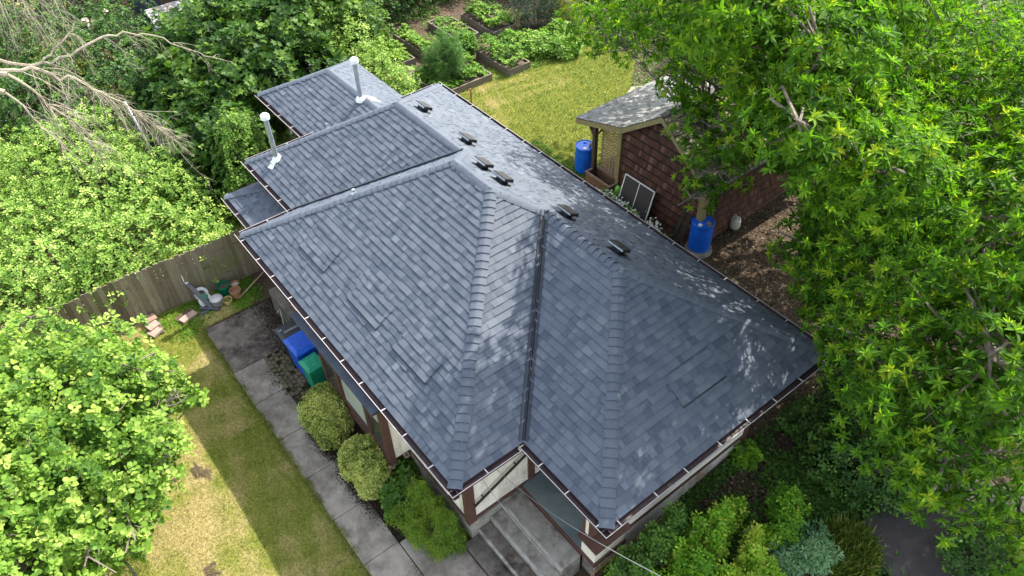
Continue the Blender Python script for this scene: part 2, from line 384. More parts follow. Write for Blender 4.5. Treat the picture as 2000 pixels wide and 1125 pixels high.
class Shingles:
    def __init__(s): s.V = []; s.F = []; s.T = []
    def face(s, pts, e, seed=1, th=.011, tabw=(.08, .22), expo=EXPO, v0=0.0, lift=0.010, contrast=1.0):
        """pts 3d polygon, e = eave direction (unit); generates lapped tabs in courses"""
        pts = [Vector(p) for p in pts]; e = Vector(e).normalized()
        nn = Vector((0, 0, 0))
        for i in range(len(pts)): nn += pts[i].cross(pts[(i+1) % len(pts)])
        nn.normalize()
        if nn.z < 0: nn = -nn
        up = nn.cross(e); up = up if up.z > 0 else -up
        o = pts[0].copy(); base = min((p-o).dot(up) for p in pts); o = o+up*(base+v0)
        uv = [((p-o).dot(e), (p-o).dot(up)) for p in pts]
        us = sorted(set(round(u, 5) for u, v in uv))
        for a, b in zip(us[:-1], us[1:]):
            if b-a < .004: continue
            m = (a+b)/2; cr = []
            for i in range(len(uv)):
                (u0, q0), (u1, q1) = uv[i], uv[(i+1) % len(uv)]
                if (u0-m)*(u1-m) < 0:
                    f = lambda u: q0+(q1-q0)*(u-u0)/(u1-u0)
                    cr.append((f(m), f(a), f(b)))
            cr.sort()
            for lo, hi in zip(cr[0::2], cr[1::2]):
                trap = [(a, lo[1]), (b, lo[2]), (b, hi[2]), (a, hi[1])]
                k0 = math.floor(min(lo[1], lo[2])/expo); k1 = math.ceil(max(hi[1], hi[2])/expo)
                for k in range(k0, k1):
                    band = clip(clip(trap, 0, -1, -k*expo), 0, 1, (k+1)*expo)
                    if len(band) < 3: continue
                    r = random.Random(seed*1000+k); u = us[0]-r.uniform(0, .3); umax = b
                    while u < umax:
                        wd = r.uniform(*tabw); x = r.random(); raised = r.random() < .5
                        tn = .12+.10*r.random() if x < .20 else (.35+.30*r.random() if x < .78 else (.66+.24*r.random() if x < .985 else .95))
                        tn = .45+(tn-.45)*contrast
                        if u+wd > a:
                            q = clip(clip(band, -1, 0, -u), 1, 0, u+wd)
                            if len(q) >= 3: s.put(q, o, e, up, nn, k*expo, expo, th+(lift if raised else 0), tn)
                        u += wd
    def put(s, q, o, e, up, nn, vb, expo, th, tn):
        b = len(s.V); hs = []
        for (u, v) in q:
            h = .002+th*(1-(v-vb)/expo); hs.append(h); s.V.append(tuple(o+e*u+up*v+nn*h))
        f = tuple(range(b, b+len(q))); s.F.append(f); s.T.append(tn)
        n = len(q)
        for i in range(n):
            (u0, v0_), (u1, v1_) = q[i], q[(i+1) % n]
            if abs(v0_-vb) < 1e-6 and abs(v1_-vb) < 1e-6:
                c = len(s.V); s.V += [tuple(o+e*u0+up*(v0_)+nn*0.0), tuple(o+e*u1+up*(v1_)+nn*0.0)]
                s.F.append((f[i], c, c+1, f[(i+1) % n])); s.T.append(0)
    def build(s, name, m, parent): return raw(name, s.V, s.F, m, parent, s.T)
def caps(name, a, b, na, nb, parent, m, step=.162, wd=.138, seed=3, rise=.034):
    """bent cap shingles from a (low or start) to b; na, nb unit vectors down each side"""
    a = Vector(a); b = Vector(b); d = (b-a); L = d.length; d.normalize(); na = Vector(na).normalized(); nb = Vector(nb).normalized()
    upv = -(na+nb); upv = Vector((0, 0, 1))-d*d.z; upv.normalize()
    r = random.Random(seed); V = []; F = []; T = []; n = int(L/step)
    for i in range(n+1):
        s0 = i*step; s1 = min(L+.02, s0+step*1.15)
        if s0 > L-.03: break
        tn = r.uniform(.38, .66); j = len(V); ww = wd*r.uniform(.95, 1.05)
        prof = [(na, ww, 0), (na, ww*.62, .006), (na, ww*.25, .002), (None, 0, 0), (nb, ww*.25, .002), (nb, ww*.62, .006), (nb, ww, 0)]
        for sv, hh in ((s0, rise), (s1, .012)):
            for dv, dist, ex in prof:
                p = a+d*sv+upv*(hh+ex)
                if dv is not None: p = p+dv*dist
                else: p = p-upv*.006
                V.append(tuple(p))
        for q in range(6): F.append((j+q, j+q+1, j+q+8, j+q+7)); T.append(tn)
        k = len(V)   # butt edge
        for dv, dist, ex in prof:
            p = a+d*s0+upv*(.004)
            if dv is not None: p = p+dv*dist
            else: p = p-upv*.006
            V.append(tuple(p))
        for q in range(6): F.append((j+q, k+q, k+q+1, j+q+1)); T.append(.08)
    return raw(name, V, F, m, parent, T)
def downs(d, pl):
    """unit vector perpendicular to line d inside plane with normal pl, pointing down"""
    v = Vector(d).normalized().cross(Vector(pl)); v = v if v.z < 0 else -v; return v.normalized()
NL = Vector((0, -S_, 1)).normalized(); NR = Vector((0, S_, 1)).normalized(); NF = Vector((S_, 0, 1)).normalized(); NB = Vector((-S_, 0, 1)).normalized()

house = thing('house', (4, 3.7, .3), 'cream sided bungalow under a slate blue hipped shingle roof with brown trim', 'house')
M_SID = weath('cream siding', (.76, .70, .58), .08, 3, .6, stretch=(1, 1, .4), bmp=.1, grime=(.45, .40, .33))
M_TRIM = weath('brown trim', (.085, .038, .028), .25, 7, .55)
M_CONC = weath('weathered concrete', (.27, .245, .205), .3, 5, .9, bmp=.5, bscale=60, grime=(.11, .09, .07))
M_CONCD = weath('stained concrete', (.14, .118, .095), .5, 3, .92, bmp=.5, bscale=70, grime=(.035, .026, .02))
M_GUT = weath('gutter brown', (.055, .034, .034), .3, 4, .5)
M_LIP = weath('gutter lip paint', (.46, .41, .40), .08, 8, .4, bmp=0)
M_GLASS, _t, _p = mat('window glass'); _p.inputs['Base Color'].default_value = (.035, .045, .045, 1); _p.inputs['Roughness'].default_value = .12; _p.inputs['Specular IOR Level'].default_value = .8
M_CURT = weath('pale curtain behind glass', (.42, .46, .42), .12, 3, .25, bmp=0)
M_BLACK = weath('black metal', (.014, .014, .015), .3, 20, .4, bmp=0)
M_GALV = weath('galvanised metal', (.46, .50, .54), .2, 6, .34, .75, bmp=.05)
M_WHT = weath('white metal cap', (.78, .78, .76), .06, 9, .4, bmp=0)

roof = MB()
for f in ((P1, P2, R2, R1), (P2, P3, VT, R2), (P3, P4, R4, VT), (P4, P5, R4), (P5, P6, R5, VT2, R1, R2, VT, R4), (P1, R1, VT2, VB), (P7, VB, VT2, R5), (P7, R5, P6)):
    roof.quad(*[(p[0], p[1], p[2]-.012) for p in f])
roof.quad(*[(x, y, EZ-.10) for x, y in ((.02, .02), (U2-.02, .02), (U2-.02, V3+.02), (U4-.02, V3+.02), (U4-.02, W_-.02), (U7+.02, W_-.02), (U7+.02, V7+.02), (.02, V7+.02))])
roofo = roof.build('roof', M_DECK, house)
def shing(name, faces, par, m=M_SH, **k):
    s = Shingles()
    for i, (pts, e) in enumerate(faces): s.face(pts, e, seed=i+1+len(name), **k)
    return s.build(name, m, par)
X = (1, 0, 0); Y = (0, 1, 0)
shing('shingles', [((P1, P2, R2, R1), X), ((P2, P3, VT, R2), Y), ((P3, P4, R4, VT), X), ((P4, P5, R4), Y), ((P5, P6, R5, VT2, R1, R2, VT, R4), X), ((P1, R1, VT2, VB), Y), ((P7, VB, VT2, R5), X), ((P7, R5, P6), Y)], roofo)
hips = [(P1, R1, NL, NB), (P2, R2, NL, NF), (P4, R4, NL, NF), (P5, R4, NR, NF), (P7, R5, NL, NB), (P6, R5, NR, NB), (R1, R2, NL, NR), (VT, R2, NF, NR), (R4, VT, NL, NR), (R5, VT2, NL, NR), (VT2, R1, NB, NR)]
for i, (a, b, n1, n2) in enumerate(hips):
    d = Vector(b)-Vector(a); caps('ridge_cap', a, b, downs(d, n1), downs(d, n2), roofo, M_SH, seed=i)
# open metal valley between the two front wings
M_VAL = weath('valley metal', (.035, .040, .05), .2, 9, .35, .6, bmp=0)
vd = Vector(VT)-Vector(P3); sv = Vector((1, -1, 0)).normalized()
mb = MB()
a = Vector(P3)+Vector((0, 0, .02)); b = Vector(VT)+Vector((0, 0, .02)); uu = vd.normalized()
n1 = -downs(vd, NF); n2 = -downs(vd, NL)
for n_ in (n1, n2):
    mb.quad(a, b, b+n_*.085+Vector((0, 0, .004)), a+n_*.085+Vector((0, 0, .004)))
mb.bar(a+Vector((0, 0, .018)), b+Vector((0, 0, .018)), .014, .03)
mb.bar(a+n1*.085+Vector((0, 0, .008)), b+n1*.085+Vector((0, 0, .008)), .012, .014); mb.bar(a+n2*.085+Vector((0, 0, .008)), b+n2*.085+Vector((0, 0, .008)), .012, .014)
mb.build('valley_flashing', M_VAL, roofo)
vd = Vector(VT2)-Vector(VB); n2 = -downs(vd, NL)
MB().bar(Vector(VB)+n2*.05+Vector((0, 0, .03)), Vector(VT2)+n2*.05+Vector((0, 0, .03)), .05, .02).build('valley_flashing', M_VAL, roofo)
# intake slots: rows of shingles lifted off the slope
def slot(a, b, upv, nn, depth=.5, h=.065):
    a = Vector(a); b = Vector(b); upv = Vector(upv).normalized(); nn = Vector(nn); e = (b-a).normalized()
    s = Shingles(); hi = nn*h; lo = nn*.014
    s.face([a+hi, b+hi, b+upv*depth+lo, a+upv*depth+lo], e, seed=int(a.x*7)+11, v0=0)
    for q in (a, b): s.V += [tuple(q), tuple(q+hi), tuple(q+upv*depth)]; s.F.append((len(s.V)-3, len(s.V)-2, len(s.V)-1)); s.T.append(.6)
    mb = MB(); k = .03
    mb.quad(a+upv*.012+nn*.016, b+upv*.012+nn*.016, b+upv*.012+hi*.97, a+upv*.012+hi*.97); mb.bar(a-upv*.014+nn*.018, b-upv*.014+nn*.018, .036, .012, nn)
    o = mb.build('intake_vent', M_BLACK, house)
    s.build('shingles', M_SH, o)
upL = (0, 1, S_); upF = (-1, 0, S_)
for xa, xb in ((1.82, 2.93), (3.92, 5.07), (5.67, 6.80)): slot((xa, .72, EZ+S_*.72), (xb, .72, EZ+S_*.72), upL, NL, depth=.6, h=.026)
slot((10.10, 3.94, EZ+S_*(U4-10.10)), (10.10, 5.07, EZ+S_*(U4-10.10)), upF, NF, depth=.6, h=.022)
# box vents on the bright slope
def vent(x, y, z, rz=0, par=house):
    mb = MB(); pitch = -math.atan(S_)
    e = bpy.data.objects.new('roof_vent', None)
    base = MB().box(-.17, -.15, 0, .17, .15, .012).box(-.10, -.09, .012, .10, .09, .09)
    base = base.build('roof_vent', M_BLACK, None); base.parent = par; base.location = Vector((x, y, z))-Vector(wloc(par)); base.rotation_euler = (pitch, 0, 0)
    hood = MB(); hood.quad((-.20, -.14, .085), (.20, -.14, .085), (.20, .13, .085), (-.20, .13, .085))
    hood.quad((-.20, -.14, .145), (.20, -.14, .145), (.185, .12, .155), (-.185, .12, .155))
    for q in ((0, 1), (1, 2), (2, 3), (3, 0)):
        c0 = [(-.20, -.14), (.20, -.14), (.20, .13), (-.20, .13)]; c1 = [(-.20, -.14), (.20, -.14), (.185, .12), (-.185, .12)]; z1 = [.145, .145, .155, .155]
        i, j = q; hood.quad((*c0[i], .085), (*c0[j], .085), (*c1[j], z1[j]), (*c1[i], z1[i]))
    h = hood.build('hood', M_BLACK, None); h.parent = base
    f = MB().box(-.20, -.150, .095, .20, -.141, .128).build('front_strip', M_GALV, None); f.parent = base
    return base
for i, (x, y) in enumerate(((.51, 4.93), (2.33, 4.93), (3.82, 4.30), (4.49, 4.30), (5.81, 4.92), (7.23, 5.0))):
    z = EZ+S_*(W_-y)+.015
    v = vent(x, y, z)
# flue pipes
def flue(x, y, z, h, r=.062, capr=.11, par=house, tip=(0, 0)):
    p = MB(); p.tube([(x, y, z-.1), (x+tip[0]*.5, y+tip[1]*.5, z+h*.5), (x+tip[0], y+tip[1], z+h)], r, 16, False)
    o = p.build('flue_pipe', M_GALV, par, True)
    tx, ty = x+tip[0], y+tip[1]
    MB().lathe((tx, ty, z+h-.03), [(r, -.02), (capr, -.01), (capr*1.03, .05), (capr*.98, .09), (capr*.6, .125), (0, .135)], 20).build('cap', M_WHT, o, True)
    return o
f = flue(-1.758, 1.853, 3.72, 1.24)
MB().lathe((-1.758, 1.853, 3.72), [(.13, 0), (.10, .07), (.064, .12)], 16).quad((-1.86, 1.70, 3.655), (-1.66, 1.70, 3.655), (-1.66, 1.96, 3.83), (-1.86, 1.96, 3.83)).quad((-1.80, 1.58, 3.58), (-1.62, 1.62, 3.605), (-1.64, 1.70, 3.66), (-1.82, 1.68, 3.645)).build('flashing', M_WHT, f, True)
def vpipe(x, y, z, h, r, m, par=house):
    o = MB().tube([(x, y, z-.08), (x, y, z+h)], r, 12).build('vent_pipe', m, par, True)
    MB().lathe((x, y, z), [(r*2.6, 0), (r*1.5, .05), (r*1.02, .09)], 14).build('flashing', M_GALV, o, True)
vpipe(2.006, 2.123, 4.686, .14, .038, M_GALV); vpipe(-2.35, 3.6, 3.63, .16, .02, M_GALV)
# gutters
GUT_GAP = .78
def gutter(a, b, out, par=house, straps=None, strap_from=.35, z=None):
    a = Vector(a); b = Vector(b); out = Vector(out).normalized(); d = (b-a).normalized(); L = (b-a).length
    prof = [(0.0, .0), (0.0, -.10), (.07, -.10), (.10, -.06), (.115, -.005), (.125, -.005), (.111, -.068), (.078, -.112), (-.012, -.112), (-.012, 0)]
    V = []; F = []; n = len(prof)
    for p in (a, b):
        for q, h in prof: V.append(tuple(p+out*q+Vector((0, 0, h-.012))))
    for i in range(n): F.append((i, (i+1) % n, n+(i+1) % n, n+i))
    F.append((0, 1, 8, 9)); F.append((1, 2, 7, 8)); F.append((2, 3, 6, 7)); F.append((3, 4, 5, 6))
    F += [tuple(n+i for i in f) for f in ((0, 1, 8, 9), (1, 2, 7, 8), (2, 3, 6, 7), (3, 4, 5, 6))]
    g = raw('gutter', V, F, M_GUT, par)
    MB().bar(a+out*.120+Vector((0, 0, -.010)), b+out*.120+Vector((0, 0, -.010)), .009, .008).build('lip', M_LIP, g)
    s = strap_from; first = None
    while s < L-.12:
        p = a+d*s
        if first is None: first = MB().bar(p+Vector((0, 0, -.006)), p+out*.118+Vector((0, 0, -.006)), .018, .006).build('strap', M_LIP, g); s0 = s
        else:
            c = first.copy(); col.objects.link(c); c.parent = g; c.location = first.location+d*(s-s0)
        s += GUT_GAP+((s*7.3) % .2)-.1
    return g
gutter((-.12, 0, EZ), (U2+.125, 0, EZ), (0, -1, 0)); gutter((U2, -.12, EZ+.001), (U2, V3-.125, EZ+.001), (1, 0, 0), strap_from=.75); gutter((U2, V3, EZ), (U4+.125, V3, EZ), (0, -1, 0), strap_from=.55)
gutter((U4, V3-.12, EZ+.001), (U4, W_+.125, EZ+.001), (1, 0, 0)); gutter((U4+.12, W_, EZ), (U7-.12, W_, EZ), (0, 1, 0)); gutter((U7-.12, V7, EZ), VB, (0, -1, 0), strap_from=.6); gutter(P1, VB, (-1, 0, 0), strap_from=.7)
gutter(P7, P6, (-1, 0, 0), strap_from=1.2)
# little return pieces at the mitred corners
# walls
def lap(x0, y0, x1, y1, z0, z1, out, expo=.115, name='wall', m=M_SID, par=house):
    V = []; F = []; o = Vector(out); z = z0; a = Vector((x0, y0, 0)); b = Vector((x1, y1, 0))
    while z < z1-1e-4:
        zt = min(z+expo, z1); k = len(V)
        for p, zz, q in ((a, z, .016), (b, z, .016), (b, zt, .002), (a, zt, .002), (a, z, 0), (b, z, 0)):
            V.append((p.x+o.x*q, p.y+o.y*q, zz))
        F += [(k, k+1, k+2, k+3), (k, k+4, k+5, k+1)]; z = zt
    return raw(name, V, F, m, par)
OH = .5; xf = U2-OH
core = MB().box(.5+.01, .51, .0, xf-.01, 6.88, EZ-.11).box(U7+.52, 1.87, 0, .52, 6.88, EZ-.11).box(xf-.02, 3.6, 0, 10.29, 6.05, EZ-.11)
core.build('wall_core', M_CONCD, house)
lap(.5, .5, xf, .5, 1.12, EZ-.1, (0, -1, 0)); lap(xf, .5, xf, 3.6, 1.12, EZ-.1, (1, 0, 0))
lap(U7+.5, 1.85, .5, 1.85, 1.1, EZ-.1, (0, -1, 0)); lap(U7+.5, 1.85, U7+.5, 6.9, .9, EZ-.1, (-1, 0, 0)); lap(.5, .5, .5, 1.85, 1.1, EZ-.1, (-1, 0, 0))
lap(10.3, 2.55, 10.3, 6.07, 1.42, EZ-.1, (1, 0, 0)); lap(U7+.5, 6.9, xf, 6.9, .9, EZ-.1, (0, 1, 0)); lap(xf, 6.07, 10.3, 6.07, .9, EZ-.1, (0, 1, 0))
lap(10.3, 2.55, 9.2, 2.55, 1.1, EZ-.1, (0, -1, 0))
# foundation
fd = MB().box(.48, .49, -.2, xf+.05, .6, 1.0).box(xf-.1, .601, -.2, xf+.05, 1.79, 1.0).box(.45, .601, -.2, .6, 1.9, .995)
fd.build('foundation', M_CONC, house)
# vertical boards below the belt on the front wall
mb = MB(); r = random.Random(4); y = 1.86
while y < 6.05:
    yy = min(6.07, y+.40); mb.box(10.262, y+.006, .2, 10.293, yy-.006, 1.34); y += .40
mb.build('skirting', weath('skirting board', (.76, .70, .60), .1, 3, .7, grime=(.42, .27, .18)), house)
MB().box(10.25, 1.84, .1, 10.345, 6.1, .62).build('footing', weath('rusty footing', (.40, .24, .15), .25, 5, .9), house)
for bx_ in ((10.294, 1.83, 1.33, 10.33, 6.09, 1.43), (10.29, 5.97, 1.0, 10.34, 6.10, EZ-.1), (xf+.001, .5, 1.04, xf+.035, 1.80, 1.13), (.5, .465, 1.04, 3.3, .499, 1.13), (6.15, .465, 1.04, xf, .499, 1.13), (xf-.10, .455, .98, xf+.04, .498, EZ-.11), (xf+.018, .456, .98, xf+.048, .64, EZ-.11), (xf+.002, 1.96, 1.1, xf+.05, 2.12, EZ-.11)): MB().box(*bx_).build('trim', M_TRIM, house)

tr = MB().box(U7+.46, 1.815, .9, U7+.60, 1.848, EZ-.11); tr.build('trim', M_TRIM, house)
# porch
M_PORCH = weath('porch paint', (.115, .15, .15), .22, 2.5, .55, grime=(.17, .20, .19))
MB().box(xf+.03, 1.80, .95, 10.28, 3.6, 1.085).build('porch_floor', M_PORCH, house)
MB().box(xf+.04, 1.775, .9, 9.97, 1.799, 1.07).build('porch_fascia', M_TRIM, house)
dr = MB().box(xf+.003, 2.35, 1.10, xf+.04, 3.30, 3.15).build('door', weath('dark door', (.03, .022, .02), .2, 6, .4), house)
MB().tube([(xf+.04, 2.46, 2.05), (xf+.10, 2.46, 2.05)], .03, 10).build('handle', M_GALV, dr, True)
pw = MB().box(9.98, 1.80, .98, 10.34, 1.90, 1.62).box(10.24, 1.901, .98, 10.34, 2.56, 1.62); pw = pw.build('porch_parapet', M_SID, house)
MB().box(9.93, 1.72, 1.62, 10.44, 2.06, 1.675).box(10.15, 2.061, 1.62, 10.44, 2.62, 1.674).build('cap', M_TRIM, pw)
MB().box(9.97, 1.77, .98, 10.375, 1.799, 1.09).box(10.341, 1.799, .981, 10.374, 2.6, 1.089).build('trim', M_TRIM, pw)
MB().box(9.97, 1.86, -.1, 10.28, 2.6, .975).build('pier', M_CONC, pw)
po = MB().box(9.95, 1.86, 1.676, 10.13, 2.04, EZ-.11).build('porch_post', M_SID, house)
MB().box(9.93, 1.84, 1.677, 9.99, 2.06, EZ-.112).build('corner_board', M_TRIM, po); MB().box(10.09, 1.84, 1.677, 10.15, 2.06, EZ-.113).build('corner_board', M_TRIM, po)
# dark rail fixed slantwise on the wall beside the steps
M_RAIL = weath('black rail', (.022, .02, .02), .3, 15, .45, bmp=0)
rl = MB().bar((xf+.09, .60, 1.62), (xf+.09, 1.98, 2.22), .035, .05).build('handrail', M_RAIL, house)
for yy, zz in ((.82, 1.715), (1.62, 2.063)): MB().box(xf+.017, yy-.012, zz-.012, xf+.075, yy+.012, zz+.012).build('bracket', M_RAIL, rl)
# gutter hook under the inner corner
MB().tube([(xf+.32, 1.25, 3.1), (xf+.30, 1.22, 3.0), (xf+.22, 1.24, 2.97), (xf+.2, 1.3, 3.02)], .018, 6).build('downspout_stub', M_RAIL, house, True)
# bay window
bay = MB().box(3.40, .03, 1.10, 6.03, .52, 3.0).build('bay_window', M_SID, house)
fr = MB()
fr.box(3.36, -.03, 1.0, 6.10, .028, 1.12)                      # bottom board
fr.box(3.38, -.035, 1.38, 6.08, .031, 1.46)                    # sill
fr.box(3.38, -.034, 2.86, 6.08, .0315, 3.0)
for xa, xb in ((3.38, 3.47), (4.02, 4.22), (5.28, 5.42), (5.96, 6.08)): fr.box(xa, -.033, 1.461, xb, .03, 2.859)
fr.box(6.031, -.03, 1.0, 6.075, .12, 3.0)
fr.build('frame', M_TRIM, bay)
for i, (xa, xb) in enumerate(((3.47, 4.02), (4.22, 5.28), (5.42, 5.96))):
    pn = MB().box(xa, .005, 1.461, xb, .029, 2.859).build('window', M_CURT if i == 1 else M_GLASS, bay)
    if i != 1: MB().box(xa+.04, -.002, 2.28, xb-.04, .0045, 2.82).build('upper_pane', M_CURT, pn); MB().box(xa, -.02, 2.20, xb, .0035, 2.26).build('rail', M_TRIM, pn)
    else: MB().box(xa+.001, -.012, 1.462, xa+.05, .004, 2.858).box(xb-.05, -.012, 1.462, xb-.001, .004, 2.858).build('sash', M_TRIM, pn)
MB().quad((2.78, -.20, 3.02), (6.16, -.20, 3.02), (6.16, .45, 3.16), (2.78, .45, 3.16)).box(2.78, -.20, 2.97, 6.16, -.17, 3.018).box(6.12, -.169, 2.96, 6.16, .45, 3.015).box(2.78, -.169, 2.96, 2.82, .45, 3.015).quad((2.82, -.17, 2.99), (6.12, -.17, 2.99), (6.12, .45, 2.99), (2.82, .45, 2.99)).build('bay_roof', M_DECK, bay)
shing('shingles', [(((2.77, -.21, 3.024), (6.17, -.21, 3.024), (6.17, .45, 3.166), (2.77, .45, 3.166)), X)], bay, contrast=.4)
# rear wing with its own roof
x5, y5, z5, yr5, y5r, zr5 = -5.943, 3.161, 3.263, 4.747, 6.332, 4.20
A5 = (x5, y5, z5); B5 = (-2.2, y5, z5); Pk = (x5+1.75, yr5, zr5); Rd = (-1.4, yr5, zr5); F5 = (x5, y5r, z5); E5 = (-2.2, y5r, z5)
wg = MB()
for f in ((A5, B5, Rd, Pk), (A5, Pk, F5), (F5, Pk, Rd, E5)): wg.quad(*[(p[0], p[1], p[2]-.012) for p in f])
wg.quad((x5, y5, z5-.08), (-2.2, y5, z5-.08), (-2.2, y5r, z5-.08), (x5, y5r, z5-.08))
wg = wg.build('rear_roof', M_DECK, house)
shing('shingles', [((A5, B5, Rd, Pk), X), ((A5, Pk, F5), Y), ((F5, Pk, Rd, E5), X)], wg)
sl5 = (zr5-z5)/(yr5-y5); n5l = Vector((0, -sl5, 1)).normalized(); n5r = Vector((0, sl5, 1)).normalized(); n5b = Vector((-(zr5-z5)/1.75, 0, 1)).normalized()
for a, b, q, k in ((A5, Pk, n5l, n5b), (F5, Pk, n5r, n5b), (Pk, Rd, n5l, n5r)):
    d = Vector(b)-Vector(a); caps('ridge_cap', a, b, downs(d, q), downs(d, k), wg, M_SH, seed=5)
gutter(A5, B5, (0, -1, 0), strap_from=.8)
pz = z5+sl5*(y5r-4.62)
f = flue(-2.2266, 4.6595, 4.12, 1.16)
MB().lathe((-2.2266, 4.6595, 4.13), [(.15, 0), (.13, .08), (.064, .13)], 16).quad((-2.40, 4.75, 4.215), (-2.05, 4.75, 4.215), (-2.0, 5.12, 4.0), (-2.35, 5.12, 4.0)).build('flashing', M_WHT, f, True)
MB().box(x5+.5, y5+.5, 0, -2.1, y5r-.4, z5-.09).build('rear_wall_core', M_CONCD, house)
lap(x5+.48, y5+.46, -2.1, y5+.46, .9, z5-.09, (0, -1, 0)); lap(x5+.46, y5+.46, x5+.46, y5r-.4, .9, z5-.09, (-1, 0, 0))
MB().box(x5+.42, y5+.415, .3, x5+.52, y5+.445, z5-.09).build('trim', M_TRIM, house); MB().box(-3.35, y5+.415, 1.2, -2.75, y5+.443, 2.6).build('rear_window', M_GLASS, house)
# low lean-to roof on the left
z6 = 2.7; A6 = (-2.638, .536, z6); B6 = (.46, .51, z6); s6 = .42; dd = 1.32
C6 = (-2.638+dd, .536+dd, z6+s6*dd); D6 = (.46, .536+dd, z6+s6*dd); E6 = (-2.638, .536+dd, z6)
lw = MB(); 
for f_ in ((A6, B6, D6, C6), (A6, C6, E6)): lw.quad(*[(p[0], p[1], p[2]-.012) for p in f_])
lw.quad((-2.638, .536, z6-.08), (.46, .536, z6-.08), (.46, 1.86, z6-.08), (-2.638, 1.86, z6-.08))
lw = lw.build('lean_to_roof', M_DECK, house)
shing('shingles', [((A6, B6, D6, C6), X), ((A6, C6, E6), Y)], lw)
d = Vector(C6)-Vector(A6); caps('ridge_cap', A6, C6, downs(d, (0, -s6, 1)), downs(d, (-s6, 0, 1)), lw, M_SH, seed=9)
gutter(A6, (.0, .51, z6), (0, -1, 0), strap_from=.9)
MB().bar((-2.66, .5, z6-.04), (-2.66, 1.88, z6-.04), .03, .09).build('fascia', M_TRIM, lw)
MB().box(-2.2, .95, 0, .5, 1.86, z6-.09).build('lean_to_wall', M_SID, house)
MB().tube([(-2.42, 1.50, z6), (-2.42, 1.50, z6+.30)], .045, 12).build('vent_pipe', M_BLACK, house, True)
# concrete side wall under the eave
cw = MB().obox((.15, .40, .55), 1.25, .22, 1.0).build('concrete_wall', M_CONCD, None, bevel=.02)
tag(cw, 'stained low concrete wall under the left eave behind the black bin', 'wall')
# steps
st = thing('porch_steps', (9, 1.2, .3), 'broad worn concrete steps climbing to the blue grey porch', 'steps')
for i, (ya, yb, zt) in enumerate(((1.27, 1.77, .955), (.95, 1.27, .80), (.63, .95, .645), (.30, .63, .49))):
    xb = 10.02-.015*i
    o = MB().box(xf+.055, ya, -.1, xb, yb+(.0 if i else 0)-.002, zt).build('step', M_CONC if i < 2 else M_CONCD, st, bevel=.018)
    if i < 3: MB().box(xf+.056, ya-.004, zt-.03, xb+.003, ya+.05, zt+.004).build('nosing', weath('pale nosing', (.36, .35, .32), .25, 6, .9, grime=(.2, .17, .13)), o, bevel=.01)
# cables
def cable(name, pts, r, m, label, cat='cable'):
    P = [Vector(p) for p in pts]; out = []
    a, c = P[0], P[-1]; sag = P[1]
    for i in range(25):
        t = i/24; p = a*(1-t)**2+sag*2*t*(1-t)+c*t*t; out.append(p)
    return tag(MB().tube(out, r, 6).build(name, m, None, True), label, cat)
cable('service_cable', ((8.2, 1.18, 2.31), (9.5, 1.45, 1.9), (12.3, .95, 4.9)), .0055, weath('pale cable', (.26, .27, .26), .1, 9, .5, bmp=0), 'pale twisted service cable strung from the front wall across the porch floor and bushes')
cable('thin_wire', ((8.175, .84, 2.33), (8.5, 1.15, 1.05), (9.9, 1.22, .95)), .006, M_GALV, 'thin grey wire running from the wall down over the concrete steps')
# ------------------------------------------------------------ paths and paving (structure)
def slab(name, quads, z, m, t=.14):
    mb = MB()
    for (x0, y0, x1, y1) in quads: mb.box(x0, y0, z-t, x1, y1, z)
    return tag(mb.build(name, m, None, bevel=.008), kind='structure')
M_PATH = weath('path concrete', (.28, .24, .195), .38, 2.6, .92, bmp=.6, bscale=55, grime=(.15, .125, .10))
js = [.92, 2.15, 3.45, 4.75, 6.0, 7.25, 8.9]
slab('path', [(js[i]+.006, -1.5+.02*i*0, js[i+1]-.006, -.70) for i in range(6)], .325, M_PATH)
slab('patio', [(-.95, -1.47, .914, .33)], .32, M_CONCD)
slab('front_walk', [(7.3, -.68, 11.5, .28)], .345, M_PATH)
r = random.Random(12); mb = MB(); M_BRK = weath('mossy brick', (.13, .095, .06), .5, 5, .95, bmp=.6, bscale=50, grime=(.06, .075, .025))
for i in range(11):
    for j in range(7):
        x = .95+i*.155+(j % 2)*.05; yb = -.66+j*.108
        if r.random() < .13 or (i > 7 and j > 4): continue
        mb.obox((x+.07, yb, .30+r.uniform(0, .02)), .14 if r.random() < .8 else .10, .092, .06, r.uniform(-.12, .12), r.uniform(-.04, .04))
tag(mb.build('brick_paving', M_BRK, None), kind='structure')
M_ROAD = weath('old asphalt', (.060, .050, .048), .25, 3, .95, bmp=.5, bscale=80, grime=(.04, .035, .03))
rd = MB(); vs = [(12.9, 7.9), (12.95, 6.2), (15.5, 5.5), (22, 8), (22, 14), (14.7, 9.6), (13.6, 9.0)]
rd.quad(*[(x, y, .955) for x, y in vs]); tag(rd.build('road', M_ROAD), kind='structure')
cr = MB(); 
for pts in (((13.0, 7.0), (13.5, 7.2), (14.0, 7.1), (14.6, 7.6), (15.4, 7.8)), ((13.5, 7.2), (13.7, 6.6), (14.3, 6.1)), ((14.0, 7.1), (13.9, 7.8), (14.2, 8.4))):
    for a, b in zip(pts[:-1], pts[1:]): cr.bar((*a, .957), (*b, .957), .018, .004)
tag(cr.build('road_cracks', M_DECK), kind='structure')
gp = MB(); gp.quad((-1.9, 14.8, .93), (-1.0, 13.2, .93), (-.55, 12.8, .93), (-.35, 13.0, .93), (-.9, 14.0, .93), (-1.5, 15.4, .93))
tag(gp.build('garden_path', weath('trodden earth', (.30, .24, .19), .3, 8, .95, bmp=.5)), kind='structure')
